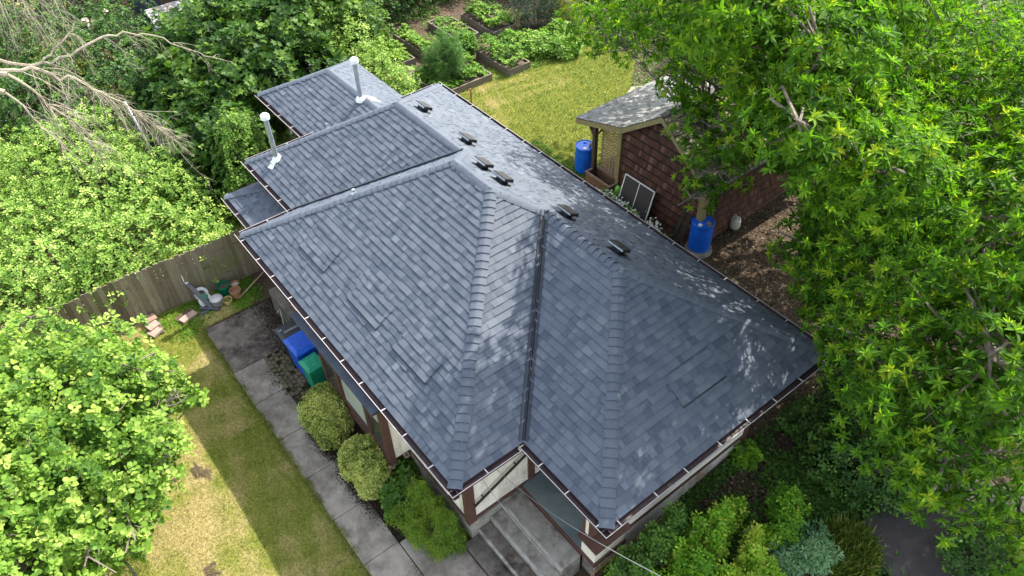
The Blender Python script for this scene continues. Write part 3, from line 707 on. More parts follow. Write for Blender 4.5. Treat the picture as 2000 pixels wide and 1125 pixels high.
# ------------------------------------------------------------ board fence
M_FEN = weath('grey fence board', (.15, .115, .08), .5, 5, .9, stretch=(1, 1, .12), bmp=.5, bscale=30, grime=(.11, .115, .045))
fe = thing('board_fence', (-2.25, -1.5, .3), 'tall weathered vertical board fence between brambles and the lawn', 'fence')
mb = MB(); r = random.Random(5); y = -5.6; k = 0; FT = []
while y < 1.2:
    wd = r.uniform(.125, .15); x = -2.28+.035*(y+1.5)+r.uniform(-.01, .01)+(0.09 if y < -3 else 0)*0
    h = 1.86+r.uniform(-.035, .03)+.02*math.sin(y*2); ln = r.uniform(-.012, .012)
    mb.V += []; b = len(mb.V)
    t = .012; y2 = y+wd-.007
    prof = [(y, .2), (y2, .2), (y2+ln, h-.05), (y2-.03+ln, h), (y+.03+ln, h), (y+ln, h-.05)]
    for xx in (x+t, x-t):
        for (yy, zz) in prof: mb.V.append((xx, yy, zz))
    mb.F += [tuple(b+i for i in range(6)), tuple(b+6+i for i in range(6))[::-1]]
    for i in range(6): mb.F.append((b+i, b+6+i, b+6+(i+1) % 6, b+(i+1) % 6))
    FT += [r.random()]*8
    y += wd
mF, tF, pF = mat('fence board'); aF = attr(tF, 'tone'); oF = objco(tF, (12, 12, .7)); nF = noise(tF, 3, 7, .7, oF); n2F = noise(tF, 1.1, 5, .7, objco(tF))
cF = ramp(tF, aF, [(0, (.12, .092, .062)), (.5, (.21, .165, .12)), (1, (.30, .25, .185))]); cF = mixc(tF, .8, cF, ramp(tF, nF, [(.3, (.5, .48, .45)), (.65, (1.1, 1.1, 1.05))]), 'MULTIPLY')
cF = mixc(tF, ramp(tF, n2F, [(.5, (0, 0, 0)), (.68, (.7, .7, .7))]), cF, (.13, .14, .045)); tF.links.new(cF, pF.inputs['Base Color']); pF.inputs['Roughness'].default_value = .9; bump(tF, pF, nF, .5, .01)
raw('boards', mb.V, mb.F, mF, fe, FT)
rr = MB().bar((-2.46, -5.6, .7), (-2.22, 1.2, .7), .09, .04).bar((-2.46, -5.6, 1.5), (-2.22, 1.2, 1.5), .09, .04)
rr.build('rail', M_FEN, fe)
for yy in (-4.8, -2.4, 0): MB().box(-2.42+.035*(yy+1.5), yy, .1, -2.33+.035*(yy+1.5), yy+.09, 1.75).build('post', M_FEN, fe)
# ------------------------------------------------------------ shed
M_CED = None
def cedar():
    m, t, p = mat('cedar shingle'); a = attr(t, 'tone'); o = objco(t, (9, 9, .8)); n = noise(t, 6, 6, .7, o)
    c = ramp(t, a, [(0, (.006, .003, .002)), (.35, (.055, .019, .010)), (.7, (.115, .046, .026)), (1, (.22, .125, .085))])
    c = mixc(t, .8, c, ramp(t, n, [(.3, (.45, .42, .40)), (.65, (1, 1, 1))]), 'MULTIPLY')
    t.links.new(c, p.inputs['Base Color']); p.inputs['Roughness'].default_value = .85; bump(t, p, n, .5, .01); return m
M_CED = cedar()
def cedar_wall(name, a, b, out, z0, ztop, par, expo=.26, seed=1):
    """ztop(s) = height along the wall (s in metres from a)"""
    r = random.Random(seed); a = Vector((*a, 0)); b = Vector((*b, 0)); e = (b-a).normalized(); L = (b-a).length; o = Vector((*out, 0))
    V = []; F = []; T = []; z = z0
    zt = max(ztop(i*L/20) for i in range(21))
    while z < zt:
        s = -r.uniform(0, .1)
        while s < L:
            wd = r.uniform(.06, .14); s0 = max(0, s+.001); s1 = min(L, s+wd-.001); s += wd
            if s1 <= s0: continue
            h0 = min(z+expo+.02, ztop(s0)); h1 = min(z+expo+.02, ztop(s1)); zb = z+r.uniform(-.012, .012)
            if min(h0, h1) <= zb+.01: 
                if max(h0, h1) <= zb+.02: continue
                h0 = max(h0, zb+.012); h1 = max(h1, zb+.012)
            k = len(V); d = .085+r.uniform(0, .012)
            for ss, zz, q in ((s0, zb, d), (s1, zb, d), (s1, h1, .004), (s0, h0, .004), (s0, zb, 0), (s1, zb, 0)):
                pnt = a+e*ss+o*q; V.append((pnt.x, pnt.y, zz))
            tn = r.uniform(.32, .66) if r.random() < .92 else r.uniform(.7, .95)
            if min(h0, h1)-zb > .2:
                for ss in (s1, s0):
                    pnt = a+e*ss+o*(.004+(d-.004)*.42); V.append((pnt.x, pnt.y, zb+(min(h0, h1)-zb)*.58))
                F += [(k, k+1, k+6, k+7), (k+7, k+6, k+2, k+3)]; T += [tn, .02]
            else: F += [(k, k+1, k+2, k+3)]; T += [tn]
            F += [(k, k+4, k+5, k+1), (k, k+3, k+4), (k+1, k+5, k+2)]; T += [0, .1, .1]
        z += expo
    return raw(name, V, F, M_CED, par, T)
shed = thing('cedar_shed', (3.77, 12.5, .9), 'reddish brown cedar shingle shed with porch, pale shingle roof and olive trim', 'shed')
M_OLV = weath('olive trim', (.21, .185, .075), .15, 6, .65)
M_TAN = weath('tan plank', (.30, .215, .13), .25, 6, .8, stretch=(4, 4, .5))
xs0, xs1, ys0, ys1, za, ze = 2.27, 5.28, 10.18, 15.4, 4.15, 3.0
ap = 3.77
zr = lambda s: min(ze+.2+(za-ze-.2)*(1-abs((xs0+s)-ap)/1.5), 9)
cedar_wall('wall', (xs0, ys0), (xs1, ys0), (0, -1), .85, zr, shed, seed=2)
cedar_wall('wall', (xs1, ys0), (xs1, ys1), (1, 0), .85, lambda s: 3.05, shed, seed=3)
MB().box(xs0+.01, ys0+.005, .7, xs1-.01, ys1, 3.0).quad((xs0+.02, ys0+.01, 3.0), (xs1-.02, ys0+.01, 3.0), (xs1-.02, ys0+.01, 3.1), (ap, ys0+.01, 4.1), (xs0+.02, ys0+.01, 3.1)).build('wall_core', M_BLACK, shed)
MB().box(xs1-.04, ys0-.125, .8, xs1+.125, ys0+.06, 3.12).build('corner_board', M_OLV, shed); MB().box(xs0-.07, ys0-.125, .8, xs0+.05, ys0+.06, 3.2).build('corner_board', M_OLV, shed)
yo = 9.92; xr1 = 5.52; zr1 = 3.02; zap = 4.33; xk, zk = 2.44, 3.36; xl, zl = .62, 2.80; yb = 15.7
sr = MB()
sr.quad((ap, yo, zap), (xk, yo, zk), (xk, yb, zk), (ap, yb, zap)); sr.quad((xk, yo, zk), (xl, yo, zl), (xl, yb, zl), (xk, yb, zk)); sr.quad((ap, yo, zap), (ap, yb, zap), (xr1, yb, zr1), (xr1, yo, zr1))
for k in range(3): sr.F.append(tuple(reversed(sr.F[k])))
sr = sr.build('roof', M_DECK, shed)
up = .012
s = Shingles(); s.face([(xk, yo-.02, zk+up), (xk, yb, zk+up), (ap, yb, zap+up), (ap, yo-.02, zap+up)], Y, 21, contrast=.7); s.face([(xl-.03, yo-.02, zl+up), (xl-.03, yb, zl+up), (xk, yb, zk+up), (xk, yo-.02, zk+up)], Y, 22, contrast=.7)
s.build('shingles', M_SHD, sr)
s = Shingles(); s.face([(xr1+.03, yo-.02, zr1+up), (xr1+.03, yb, zr1+up), (ap, yb, zap+up), (ap, yo-.02, zap+up)], Y, 23, expo=.2, th=.03, tabw=(.1, .25))
s.build('shakes', weath('mossy cedar shake', (.17, .14, .10), .45, 7, .9, bmp=.5, grime=(.09, .10, .04)), sr)
MB().bar((ap, yo, zap+.03), (ap, yb, zap+.03), .16, .02).build('ridge_cap', M_SHD, sr)
fa = MB()
for (x0, z0, x1, z1) in ((ap, zap, xk, zk), (xk, zk, xl, zl), (ap, zap, xr1, zr1)):
    fa.quad((x0, yo-.001, z0-.004), (x1, yo-.001, z1-.004), (x1, yo-.001, z1-.17), (x0, yo-.001, z0-.17)); fa.quad((x0, yo+.03, z0-.004), (x1, yo+.03, z1-.004), (x1, yo+.03, z1-.17), (x0, yo+.03, z0-.17)); fa.quad((x0, yo-.001, z0-.17), (x1, yo-.001, z1-.17), (x1, yo+.03, z1-.17), (x0, yo+.03, z0-.17))
fa.box(xl-.035, yo, zl-.12, xl-.005, yb, zl-.004).box(xl, yo+.06, zl-.14, xl+.09, yb, zl-.02)
fa.build('fascia', M_OLV, sr)
gutm = MB().bar((xr1+.06, yo, zr1-.02), (xr1+.06, yb, zr1-.02), .09, .07).build('gutter', weath('grey gutter', (.16, .15, .135), .3, 5, .5), sr)
for xx, yy, zz, lb in ((5.0, 11.1, 0, 'green tinted skylight'), (4.9, 13.4, 0, None)):
    z = zap-(xx-ap)*(zap-zr1)/(xr1-ap); ang = math.atan((zap-zr1)/(xr1-ap))
    o = MB().obox((xx, yy, z+.06), .62, .52, .10, 0, 0, ang).build('skylight', M_BLACK, shed)
    MB().obox((xx+.005, yy, z+.115), .50, .40, .012, 0, 0, ang).build('pane', weath('green glass', (.18, .30, .22), .15, 3, .1, bmp=0), o)
# porch of the shed
M_PST = weath('dark post', (.05, .03, .022), .3, 8, .8)
for yy in (10.05, 13.0, 15.3): MB().box(1.18, yy, .8, 1.30, yy+.12, zl+.14).build('post', M_PST, shed)
br = MB().bar((1.24, 10.08, 2.45), (.93, 10.08, 2.84), .07, .07).bar((1.30, 10.11, 2.5), (1.62, 10.11, 2.95), .05, .05); br.build('bracket', M_PST, shed)
lat = MB(); r = random.Random(3)
# horizontal slat screen behind the post and a grid trellis above the planter
for i in range(17): z = 1.30+i*.095; lat.box(1.33, 10.28, z, 2.2, 10.30, z+.05)
for i in range(5): x = 1.36+i*.2; lat.box(x, 10.301, 1.2, x+.03, 10.32, 2.85)
for i in range(8): x = 1.36+i*.125; lat.box(x, 10.25, 1.15, x+.03, 10.262, 1.33+.13*i)
for i in range(9): z = 1.28+i*.115; lat.box(1.36+max(0, (z-1.33)/.13*.125), 10.263, z, 2.25, 10.275, z+.025)
lat.build('lattice', M_TAN, shed)
sdg = MB()
for i in range(17): z = 1.0+i*.115; sdg.box(2.285-.32, 10.345, z, 2.2, 10.37, z+.095)
sdg.build('side_boards', weath('grey board', (.36, .33, .27), .2, 5, .85, stretch=(.3, .3, 4)), shed)
MB().box(1.2, 10.3, .75, 2.25, 15.3, .96).build('deck', M_CONCD, shed)
# planter, drums and clutter by the shed
def planter():
    t = thing('planter_box', (1.75, 10.02, .9), 'empty brown wooden planter trough standing in front of the shed lattice', 'planter')
    m = weath('brown planter wood', (.17, .095, .055), .3, 6, .85, stretch=(.5, 3, 3)); w0 = (1.24, 9.80, 2.26, 10.24)
    p = MB().box(w0[0], w0[1], .86, w0[2], w0[1]+.03, 1.32).box(w0[0], w0[3]-.03, .86, w0[2], w0[3], 1.32).box(w0[0], w0[1]+.031, .86, w0[0]+.03, w0[3]-.031, 1.32).box(w0[2]-.03, w0[1]+.031, .86, w0[2], w0[3]-.031, 1.32)
    for k in range(9): p.box(w0[0]+.01+k*.112, w0[1]-.008, .87, w0[0]+.11+k*.112, w0[1]-.001, 1.31)
    p.build('side_boards', m, t)
    q = MB().box(1.22, 9.77, 1.321, 2.28, 9.84, 1.345).box(1.22, 10.20, 1.321, 2.28, 10.26, 1.345).box(1.22, 9.841, 1.321, 1.28, 10.199, 1.345).box(2.22, 9.841, 1.321, 2.28, 10.199, 1.345)
    q.build('rim', weath('pale planter rim', (.25, .16, .11), .3, 6, .8), t)
    MB().box(1.271, 9.831, 1.0, 2.229, 10.209, 1.05).build('soil', weath('potting soil', (.09, .04, .03), .4, 20, .95), t)
planter()
M_DRUM = weath('blue plastic', (.006, .11, .58), .28, 4, .32, bmp=0)
def drum():
    t = thing('rain_barrel', (.70, 10.24, .9), 'blue plastic rain barrel on the lawn beside the dark shed post', 'barrel', 'blue plastic rain barrels by the shed')
    pr = [(.255, 0), (.285, .03), (.29, .20), (.297, .24), (.30, .27), (.293, .30), (.30, .44), (.293, .58), (.30, .61), (.297, .64), (.29, .68), (.287, .83), (.30, .85), (.30, .885), (.285, .895), (.275, .875), (.0, .868)]
    MB().lathe((.70, 10.24, .9), pr, 36).build('body', M_DRUM, t, True)
    for dx, dy, rr in ((.12, -.12, .035), (-.13, .10, .03)):
        MB().lathe((.70+dx, 10.24+dy, 1.77), [(rr+.02, 0), (rr+.02, .02), (rr, .028), (0, .028)], 14).build('bung', M_WHT if dx > 0 else M_DRUM, t, True)
    MB().tube([(.84, 10.30, 1.77), (.86, 10.32, 1.88), (.98, 10.30, 1.93), (1.12, 10.24, 1.98)], .04, 8).build('inlet_hose', weath('old hose', (.16, .13, .10), .3, 9, .8), t, True)
    return t
d1 = drum(); d2 = copy_tree(d1, None, (5.44, 10.12, 1.0)); d2.rotation_euler[2] = -.5; d2['label'] = 'blue plastic rain barrel on bare dirt at the olive corner post of the shed'
MB().lathe((5.44, 10.12, .8), [(.36, 0), (.35, .2), (0, .2)], 20)
bs = MB().lathe((5.44, 10.12, .8), [(.37, 0), (.36, .195), (0, .195)], 20).build('barrel_stand', M_CONC, None, True); tag(bs, 'round concrete block under the barrel at the shed corner', 'stand')
pt = thing('propane_tank', (5.30, 11.66, .88), 'small dirty white gas cylinder on the dirt beside the shed wall', 'gas tank')
MB().lathe((5.45, 11.60, .90), [(.09, 0), (.12, .01), (.148, .06), (.15, .10), (.15, .24), (.13, .31), (.06, .345), (.03, .36), (.03, .40), (0, .40)], 24).build('body', weath('dirty white paint', (.50, .47, .40), .2, 9, .5), pt, True)
mb = MB()
for k in range(3):
    a0 = k*2.094; mb.tube([(5.45+.09*math.cos(a0+j*.35), 11.60+.09*math.sin(a0+j*.35), 1.20+(.09 if 0 < j < 4 else 0)) for j in range(5)], .012, 6)
mb.build('collar', M_GALV, pt, True)
sc_ = thing('window_screen', (3.2, 10.0, .9), 'white framed insect screen leaning on the cedar shed wall', 'screen')
a0, b0, tz = Vector((2.66, 9.74, .95)), Vector((3.78, 9.74, .95)), Vector((0, .27, .98))
mb = MB(); c = (a0, b0, b0+tz, a0+tz)
for i in range(4): mb.bar(c[i], c[(i+1) % 4], .028, .028)
mb.bar((a0+b0)/2, (a0+b0)/2+tz, .022, .022); mb.build('frame', M_WHT, sc_)
MB().quad(a0+tz*.01, b0+tz*.01, b0+tz*.99, a0+tz*.99).build('mesh', weath('insect mesh', (.045, .04, .038), .1, 30, .8), sc_)
for k, (xx, lb) in enumerate(((4.86, 'dark narrow board leaning on the shed wall nearer the screen'), (5.06, 'dark narrow board leaning on the shed wall nearer the corner post'))):
    o = MB().bar((xx-.04, 9.70, .86), (xx+.02, 10.03, 2.05-.1*k), .10, .03, (0, 1, .3)).build('leaning_board', M_BLACK); tag(o, lb, 'board', 'dark boards leaning on the shed')
gb = thing('green_sack', (2.13, 10.16, .95), 'bright green plastic sack with black strap standing between planter and shed', 'bag')
MB().lathe((2.42, 10.02, .9), [(.10, 0), (.13, .06), (.135, .2), (.12, .36), (.09, .44), (.05, .48), (0, .49)], 12).build('sack', weath('lime plastic', (.22, .50, .06), .15, 8, .35), gb, True)
MB().tube([(2.36, 9.97, 1.36), (2.40, 9.99, 1.46), (2.47, 10.03, 1.36)], .02, 6).build('strap', M_BLACK, gb, True)
# garden stakes
def stake(x, y, h, lb, m): tag(MB().box(x-.025, y-.02, gzf(x, y)-.1, x+.025, y+.02, gzf(x, y)+h).build('garden_stake', m, None), lb, 'stake', 'wooden stakes by the house eaves')
stake(-4.5, 9.75, .72, 'reddish wooden stake on the straw yellow lawn beside the gutter', weath('red stake', (.33, .15, .09), .2, 9, .8))
stake(-5.85, 8.35, 1.15, 'grey wooden stake in the leafy vine behind the far roof corner', weath('grey stake', (.28, .24, .19), .2, 9, .8))
# raised beds
M_BED = weath('weathered bed timber', (.15, .125, .095), .35, 5, .9, stretch=(.4, .4, 3), bmp=.4)
M_SOIL = weath('garden soil', (.10, .07, .05), .5, 18, .95, bmp=.8, bscale=40)
BEDS = [(-7.5, 9.15, -5.5, 11.4, 'feathery fennel and low greens', 0), (-7.3, 12.0, -5.3, 13.0, 'leafy greens beside the lawn', 1), (-10.6, 10.35, -8.1, 11.0, 'yellow green potato tops', 2), (-10.5, 11.95, -8.4, 12.95, 'sparse seedlings', 3), (-10.2, 13.35, -8.0, 14.5, 'tall mixed greens in front of the dark hedge', 4), (-10.9, 8.6, -8.3, 9.95, 'straggling pale greens', 5)]
ri = np.random.RandomState(31)
for x0, y0, x1, y1, ds, k in BEDS:
    b = thing('raised_bed', ((x0+x1)/2, (y0+y1)/2, .9), 'weathered timber raised bed holding '+ds, 'raised bed', 'timber raised beds in the vegetable garden')
    t = .05; z1 = 1.15
    for q in ((x0, y0, x1, y0+t), (x0, y1-t, x1, y1), (x0, y0+t+.001, x0+t, y1-t-.001), (x1-t, y0+t+.001, x1, y1-t-.001)): MB().box(q[0], q[1], .8, q[2], q[3], z1).build('board', M_BED, b)
    MB().box(x0+t+.001, y0+t+.001, .8, x1-t-.001, y1-t-.001, 1.08).build('soil', M_SOIL, b)
    lv = LV(); area = (x1-x0)*(y1-y0)
    nn = int(area*(150 if k != 3 else 60)); P = np.stack([ri.uniform(x0+.08, x1-.08, nn), ri.uniform(y0+.08, y1-.08, nn), np.full(nn, 1.08)], -1)
    hgt = (.28+.22*np.sin(P[:, 0]*3.1+k)*np.sin(P[:, 1]*4.3+k*2))*(1.3 if k in (4, 1) else .8)*(.5 if k == 3 else 1); P[:, 2] += np.abs(hgt)*ri.uniform(.3, 1.1, nn)+.02
    rosettes(lv, P, np.tile((0, 0, 1.), (nn, 1)), ri, 7, np.full(nn, .11), 'oval', .35+.12*(k % 3), .5, up=1.2, tip=.3)
    tag(lv.build('vegetable_plants', M_VEG), 'plants in the bed of '+ds, 'vegetables', 'vegetable plants in the raised beds')
# fence side clutter --------------------------------------------------
def pot(name, x, y, z, r0, h, m, label, cat, fill=None, taper=.72, grp=None):
    t = thing(name, (x, y, z), label, cat, grp)
    MB().lathe((x, y, z), [(r0*taper, 0), (r0*.95, h*.78), (r0*1.06, h*.79), (r0*1.06, h), (r0*.93, h), (r0*.9, h*.8), (r0*taper*.9, h*.25), (0, h*.25)], 26).build('body', m, t, True)
    if fill is not None: MB().lathe((x, y, z), [(r0*.9, h*.72), (r0*.5, h*.78), (0, h*.76)], 18).build('filling', fill, t, True)
    return t
gz0 = .29
M_TERRA = weath('terracotta', (.34, .16, .09), .2, 8, .8)
M_MOSS = weath('yellow moss', (.15, .14, .02), .4, 20, .95)
PG = 'plant pots against the fence'
pot('plant_pot', -1.95, -.46, gz0, .165, .30, weath('green plastic', (.0, .13, .07), .15, 6, .4), 'large dark green plastic pot against the fence', 'pot', M_SOIL, .8, PG)
pot('plant_pot', -1.93, -.16, gz0, .115, .2, M_TERRA, 'small terracotta pot filled with pale debris close to the fence', 'pot', weath('pale debris', (.5, .48, .42), .4, 30, .9), .75, PG)
pot('plant_pot', -1.60, -.28, gz0, .145, .27, M_TERRA, 'empty terracotta pot beside the long stick', 'pot', weath('dry pot soil', (.28, .15, .09), .3, 12, .9), .68, PG)
pot('plant_pot', -1.55, -.56, gz0, .125, .13, weath('tan glaze', (.50, .38, .17), .2, 8, .6), 'shallow tan bowl of yellow moss in front of the pots', 'pot', M_MOSS, .8, PG)
k = thing('lidded_kettle', (-1.66, -.80, gz0), 'round pale grey lidded metal pot left of the shallow bowl', 'metal pot')
MB().lathe((-1.66, -.80, gz0), [(.12, 0), (.155, .03), (.165, .1), (.165, .22), (.172, .225)], 26).build('body', weath('dull tin', (.30, .28, .26), .2, 8, .5, .3), k, True)
MB().lathe((-1.66, -.80, gz0+.226), [(.172, 0), (.15, .03), (.08, .05), (0, .055)], 26).build('lid', weath('dull tin lid', (.52, .50, .49), .12, 8, .45, .2), k, True)
hr = thing('hose_reel', (-1.9, -1.15, gz0), 'grey hose reel cart with pale drum discs and slanting handle by the fence', 'hose reel')
M_HG = weath('dark grey plastic', (.07, .072, .085), .2, 9, .5); M_HL = weath('pale grey plastic', (.50, .51, .50), .12, 9, .5)
def disc(c, ax, R0, R1, th, name, m):
    mb = MB(); a = Vector(ax).normalized(); u = a.orthogonal().normalized(); v = a.cross(u); n = 26
    pr = [(R0, -th), (R1, -th), (R1, th), (R0, th)]; k0 = 0
    for (rr, hh) in pr:
        for j in range(n):
            q = Vector(c)+a*hh+(u*math.cos(6.2832*j/n)+v*math.sin(6.2832*j/n))*rr; mb.V.append(tuple(q))
    for i in range(4):
        for j in range(n): mb.F.append((i*n+j, i*n+(j+1) % n, ((i+1) % 4)*n+(j+1) % n, ((i+1) % 4)*n+j))
    return mb.build(name, m, hr, True)
ax = (.55, .1, .45)
disc((-1.98, -1.05, .60), ax, .10, .185, .012, 'drum_disc', M_HL); disc((-1.80, -1.04, .49), ax, .09, .185, .012, 'drum_disc', M_HL)
disc((-1.89, -1.045, .545), ax, .0, .10, .09, 'drum_core', weath('green hose', (.04, .13, .09), .3, 30, .5))
MB().bar((-2.42, -1.30, 1.02), (-1.55, -1.0, .36), .12, .05).bar((-1.75, -1.25, .40), (-1.45, -.85, .32), .12, .06).bar((-1.62, -.9, .33), (-1.58, -1.35, .30), .10, .06).build('frame', M_HG, hr, bevel=.012)
MB().bar((-2.48, -1.33, 1.08), (-2.24, -1.24, .89), .10, .055).build('handle', M_HL, hr, bevel=.015)
# bricks and pavers
M_PAV = weath('buff brick', (.34, .235, .19), .25, 9, .9, bmp=.4)
for i, (x, y, z, rz, lb) in enumerate(((-1.62, -1.72, .33, .35, 'lower'), (-1.66, -1.52, .335, .30, 'right hand'))):
    tag(MB().obox((x, y, z+.03), .20, .24, .07, rz).build('loose_brick', M_PAV, None, bevel=.006), f'buff brick lying in weeds near the hose reel, the {lb} of the close pair' , 'brick', 'loose bricks in the weeds')
tag(MB().obox((-1.74, -1.66, .31), .36, .46, .05, .3).build('brick_slab', weath('dark brick', (.10, .055, .04), .3, 9, .9), None), 'dark brick slab under the pair of buff bricks near the hose reel', 'brick')
for i, (x, y, z, lb) in enumerate(((-2.10, -2.44, .46, 'topmost and nearest the fence'), (-1.86, -2.47, .42, 'in the middle'), (-1.66, -2.50, .37, 'lowest and nearest the lawn'))):
    tag(MB().obox((x, y, z), .26, .30, .075, .1+.15*i, .05*i).build('stacked_paver', M_PAV if i else weath('reddish paver', (.26, .17, .12), .25, 9, .9), None, bevel=.006), 'concrete paver of the stepped stack at the fence foot, '+lb, 'paver', 'pavers stacked at the fence foot')
tag(MB().box(-2.25, -2.62, .2, -1.55, -2.30, .36).build('paver_base', M_CONCD, None, bevel=.02), 'rough dark block under the stepped pavers at the fence foot', 'block')
mb = MB().tube([(-1.48, -.28, .33), (-1.60, -.02, .35), (-1.72, .24, .38), (-1.84, .5, .40), (-1.98, .78, .44)], [.022, .02, .018, .015, .01], 7); tag(mb.build('stick', weath('peeled wood', (.42, .30, .19), .2, 9, .8), None, True), 'long pale stick lying on dark soil beside the pots', 'stick')
tag(MB().tube([(.62, .10, .32), (.10, .28, .80), (.95, .0, 1.55)], .012, 6).build('bent_rod', M_GALV, None, True), 'bent thin grey metal rod standing by the black bin', 'rod')
# wheelie bins
def bin_(x, y, rz, wd, dp, h, m, ml, label, markings=False):
    t = thing('wheeled_bin', (x, y, .3), label, 'bin', 'wheeled bins along the house wall'); t.rotation_euler[2] = 0
    mb = MB(); c, s = math.cos(rz), math.sin(rz)
    def W(a, b, z): return (x+a*c-b*s, y+a*s+b*c, z)
    k = .80; zz = [.34, .3+h]
    v = [W(-wd/2*k, -dp/2*k, zz[0]), W(wd/2*k, -dp/2*k, zz[0]), W(wd/2*k, dp/2*k, zz[0]), W(-wd/2*k, dp/2*k, zz[0])]
    u = [W(-wd/2, -dp/2, zz[1]), W(wd/2, -dp/2, zz[1]), W(wd/2, dp/2, zz[1]), W(-wd/2, dp/2, zz[1])]
    for i in range(4): mb.quad(v[i], v[(i+1) % 4], u[(i+1) % 4], u[i])
    mb.quad(*v[::-1]); mb.quad(*u); mb.build('body', m, t, bevel=.02)
    H = .3+h; l = MB(); e = .03
    o1 = [W(-wd/2-e, -dp/2-e, H), W(wd/2+e, -dp/2-e, H), W(wd/2+e, dp/2+e, H), W(-wd/2-e, dp/2+e, H)]
    o2 = [W(-wd/2-e, -dp/2-e, H+.03), W(wd/2+e, -dp/2-e, H+.03), W(wd/2+e, dp/2+e, H+.05), W(-wd/2-e, dp/2+e, H+.05)]
    o3 = [W(-wd/2+.05, -dp/2+.06, H+.085), W(wd/2-.05, -dp/2+.06, H+.085), W(wd/2-.05, dp/2-.06, H+.10), W(-wd/2+.05, dp/2-.06, H+.10)]
    for A, B in ((o1, o2), (o2, o3)):
        for i in range(4): l.quad(A[i], A[(i+1) % 4], B[(i+1) % 4], B[i])
    l.quad(*o3); l.quad(*o1[::-1])
    lo = l.build('lid', ml, t, bevel=.012)
    for sx in (-1, 1): MB().bar(W(sx*(wd/2-.10), -dp/2+.1, H+.092), W(sx*(wd/2-.10), dp/2-.1, H+.104), .03, .012).build('rib', ml, lo)
    MB().tube([W(-wd/2+.04, dp/2+.05, H-.02), W(wd/2-.04, dp/2+.05, H-.02)], .018, 8).build('handle', ml, t, True)
    for sx in (-1, 1):
        a = Vector(W(sx*(wd/2*k+.00), dp/2*k+.02, .38)); b = Vector(W(sx*(wd/2*k+.05), dp/2*k+.02, .38)); MB().tube([a, b], .10, 16).build('wheel', M_BLACK, t, True)
    return t, W, H
M_BB = weath('black bin plastic', (.016, .017, .02), .2, 6, .42, bmp=0); M_BL = weath('blue bin plastic', (.006, .085, .52), .3, 7, .38, bmp=0); M_GR = weath('green bin plastic', (.012, .27, .15), .3, 7, .38, bmp=0)
t, W, H = bin_(1.32, .02, math.pi/2, .48, .56, .80, M_BB, M_BB, 'black wheeled bin with pale letters on the lid, nearest the concrete wall')
mb = MB(); M_LET = weath('pale letters', (.42, .45, .47), .1, 20, .6, bmp=0)
def text(body, size, name, m, par, mat4):
    cu = bpy.data.curves.new('txt', 'FONT'); cu.body = body; cu.size = size; cu.extrude = .0008; cu.align_x = 'CENTER'; cu.align_y = 'CENTER'
    tmp = bpy.data.objects.new('txt', cu); dg = bpy.context.evaluated_depsgraph_get(); col.objects.link(tmp); dg.update()
    me = bpy.data.meshes.new_from_object(tmp.evaluated_get(bpy.context.evaluated_depsgraph_get())); bpy.data.objects.remove(tmp)
    me.transform(mat4); me.transform(Matrix.Translation(-Vector(wloc(par)))); me.materials.clear(); me.materials.append(m)
    o = bpy.data.objects.new(name, me); col.objects.link(o); o.parent = par; return o
lid = [c for c in t.children if c.name.startswith('lid')][0]
text('GARBAGE', .095, 'lettering', M_LET, lid, Matrix.Translation((1.32+.02, .10, H+.110)) @ Matrix.Rotation(math.pi/2+math.pi/2*0, 4, 'Z'))
text('24', .09, 'lettering', M_LET, lid, Matrix.Translation((1.22, -.16, H+.108)) @ Matrix.Rotation(math.pi/2, 4, 'Z'))
bin_(1.93, .05, math.pi/2+.05, .56, .62, .92, M_BL, M_BL, 'bright blue wheeled bin in the middle of the row')
bin_(2.62, -.03, math.pi/2+.08, .40, .42, .86, M_GR, M_GR, 'smaller green wheeled bin touching the bay window')
# far weathered shack, pole
sh = MB().obox((-17.2, 4.4, 1.5), 1.2, 2.2, .12, .0, 0, .3).obox((-17.6, 4.4, 1.0), .8, 2.0, 1.0)
tag(sh.build('cold_frame', weath('peeling white board', (.52, .52, .55), .25, 2, .8, grime=(.25, .17, .10))), 'peeling white and brown board cover among the far bushes', 'garden frame')
tag(MB().obox((-18.5, 3.6, 1.3), .8, 1.0, 1.6).build('dark_crate', weath('blue black plastic', (.03, .04, .07), .3, 4, .5), None, bevel=.03), 'dark blue crate left of the peeling white cover', 'crate')
tag(MB().tube([(-9.6, .12, 1.2), (-9.4, .10, 2.6), (-8.2, .1, 1.6)], .03, 8).build('metal_pole', M_GALV, None, True), 'bluish metal pole poking from the brambles under the bare branches', 'pole')
# ------------------------------------------------------------ trees and shrubs
def tree(name, label, cat, base, blobs, n, per, size, tpl, m, seed, r0=.14, group=None, shell=(.55, 1.05), amp=.14, gap=0, up=.6, tone0=.45, ts=.4, tip=.3, lenk=0., spread=(.5, 1.4), zmin=None, limbs=True, lean=.25, jit=.0, extra=0, under=None):
    r = np.random.RandomState(seed); t = thing(name, (base[0], base[1], base[2]), label, cat, group)
    P, D = shoots(blobs, n, r, shell, amp, gap, zmin); lv = LV()
    rosettes(lv, P, D, r, per, np.full(len(P), size), tpl, tone0, ts, spread, up, tip, lenk, jit)
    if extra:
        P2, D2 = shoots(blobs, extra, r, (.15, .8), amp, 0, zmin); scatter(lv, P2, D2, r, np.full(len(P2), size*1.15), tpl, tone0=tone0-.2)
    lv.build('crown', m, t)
    if limbs: wood(base, blobs, P, r, r0, t, lean=lean, twigs=limbs if limbs is not True else 24)
    return t
def bl(*a): return [tuple(q) if len(q) == 6 else (*q[:3], q[3], q[3], q[3]*.8) for q in a]
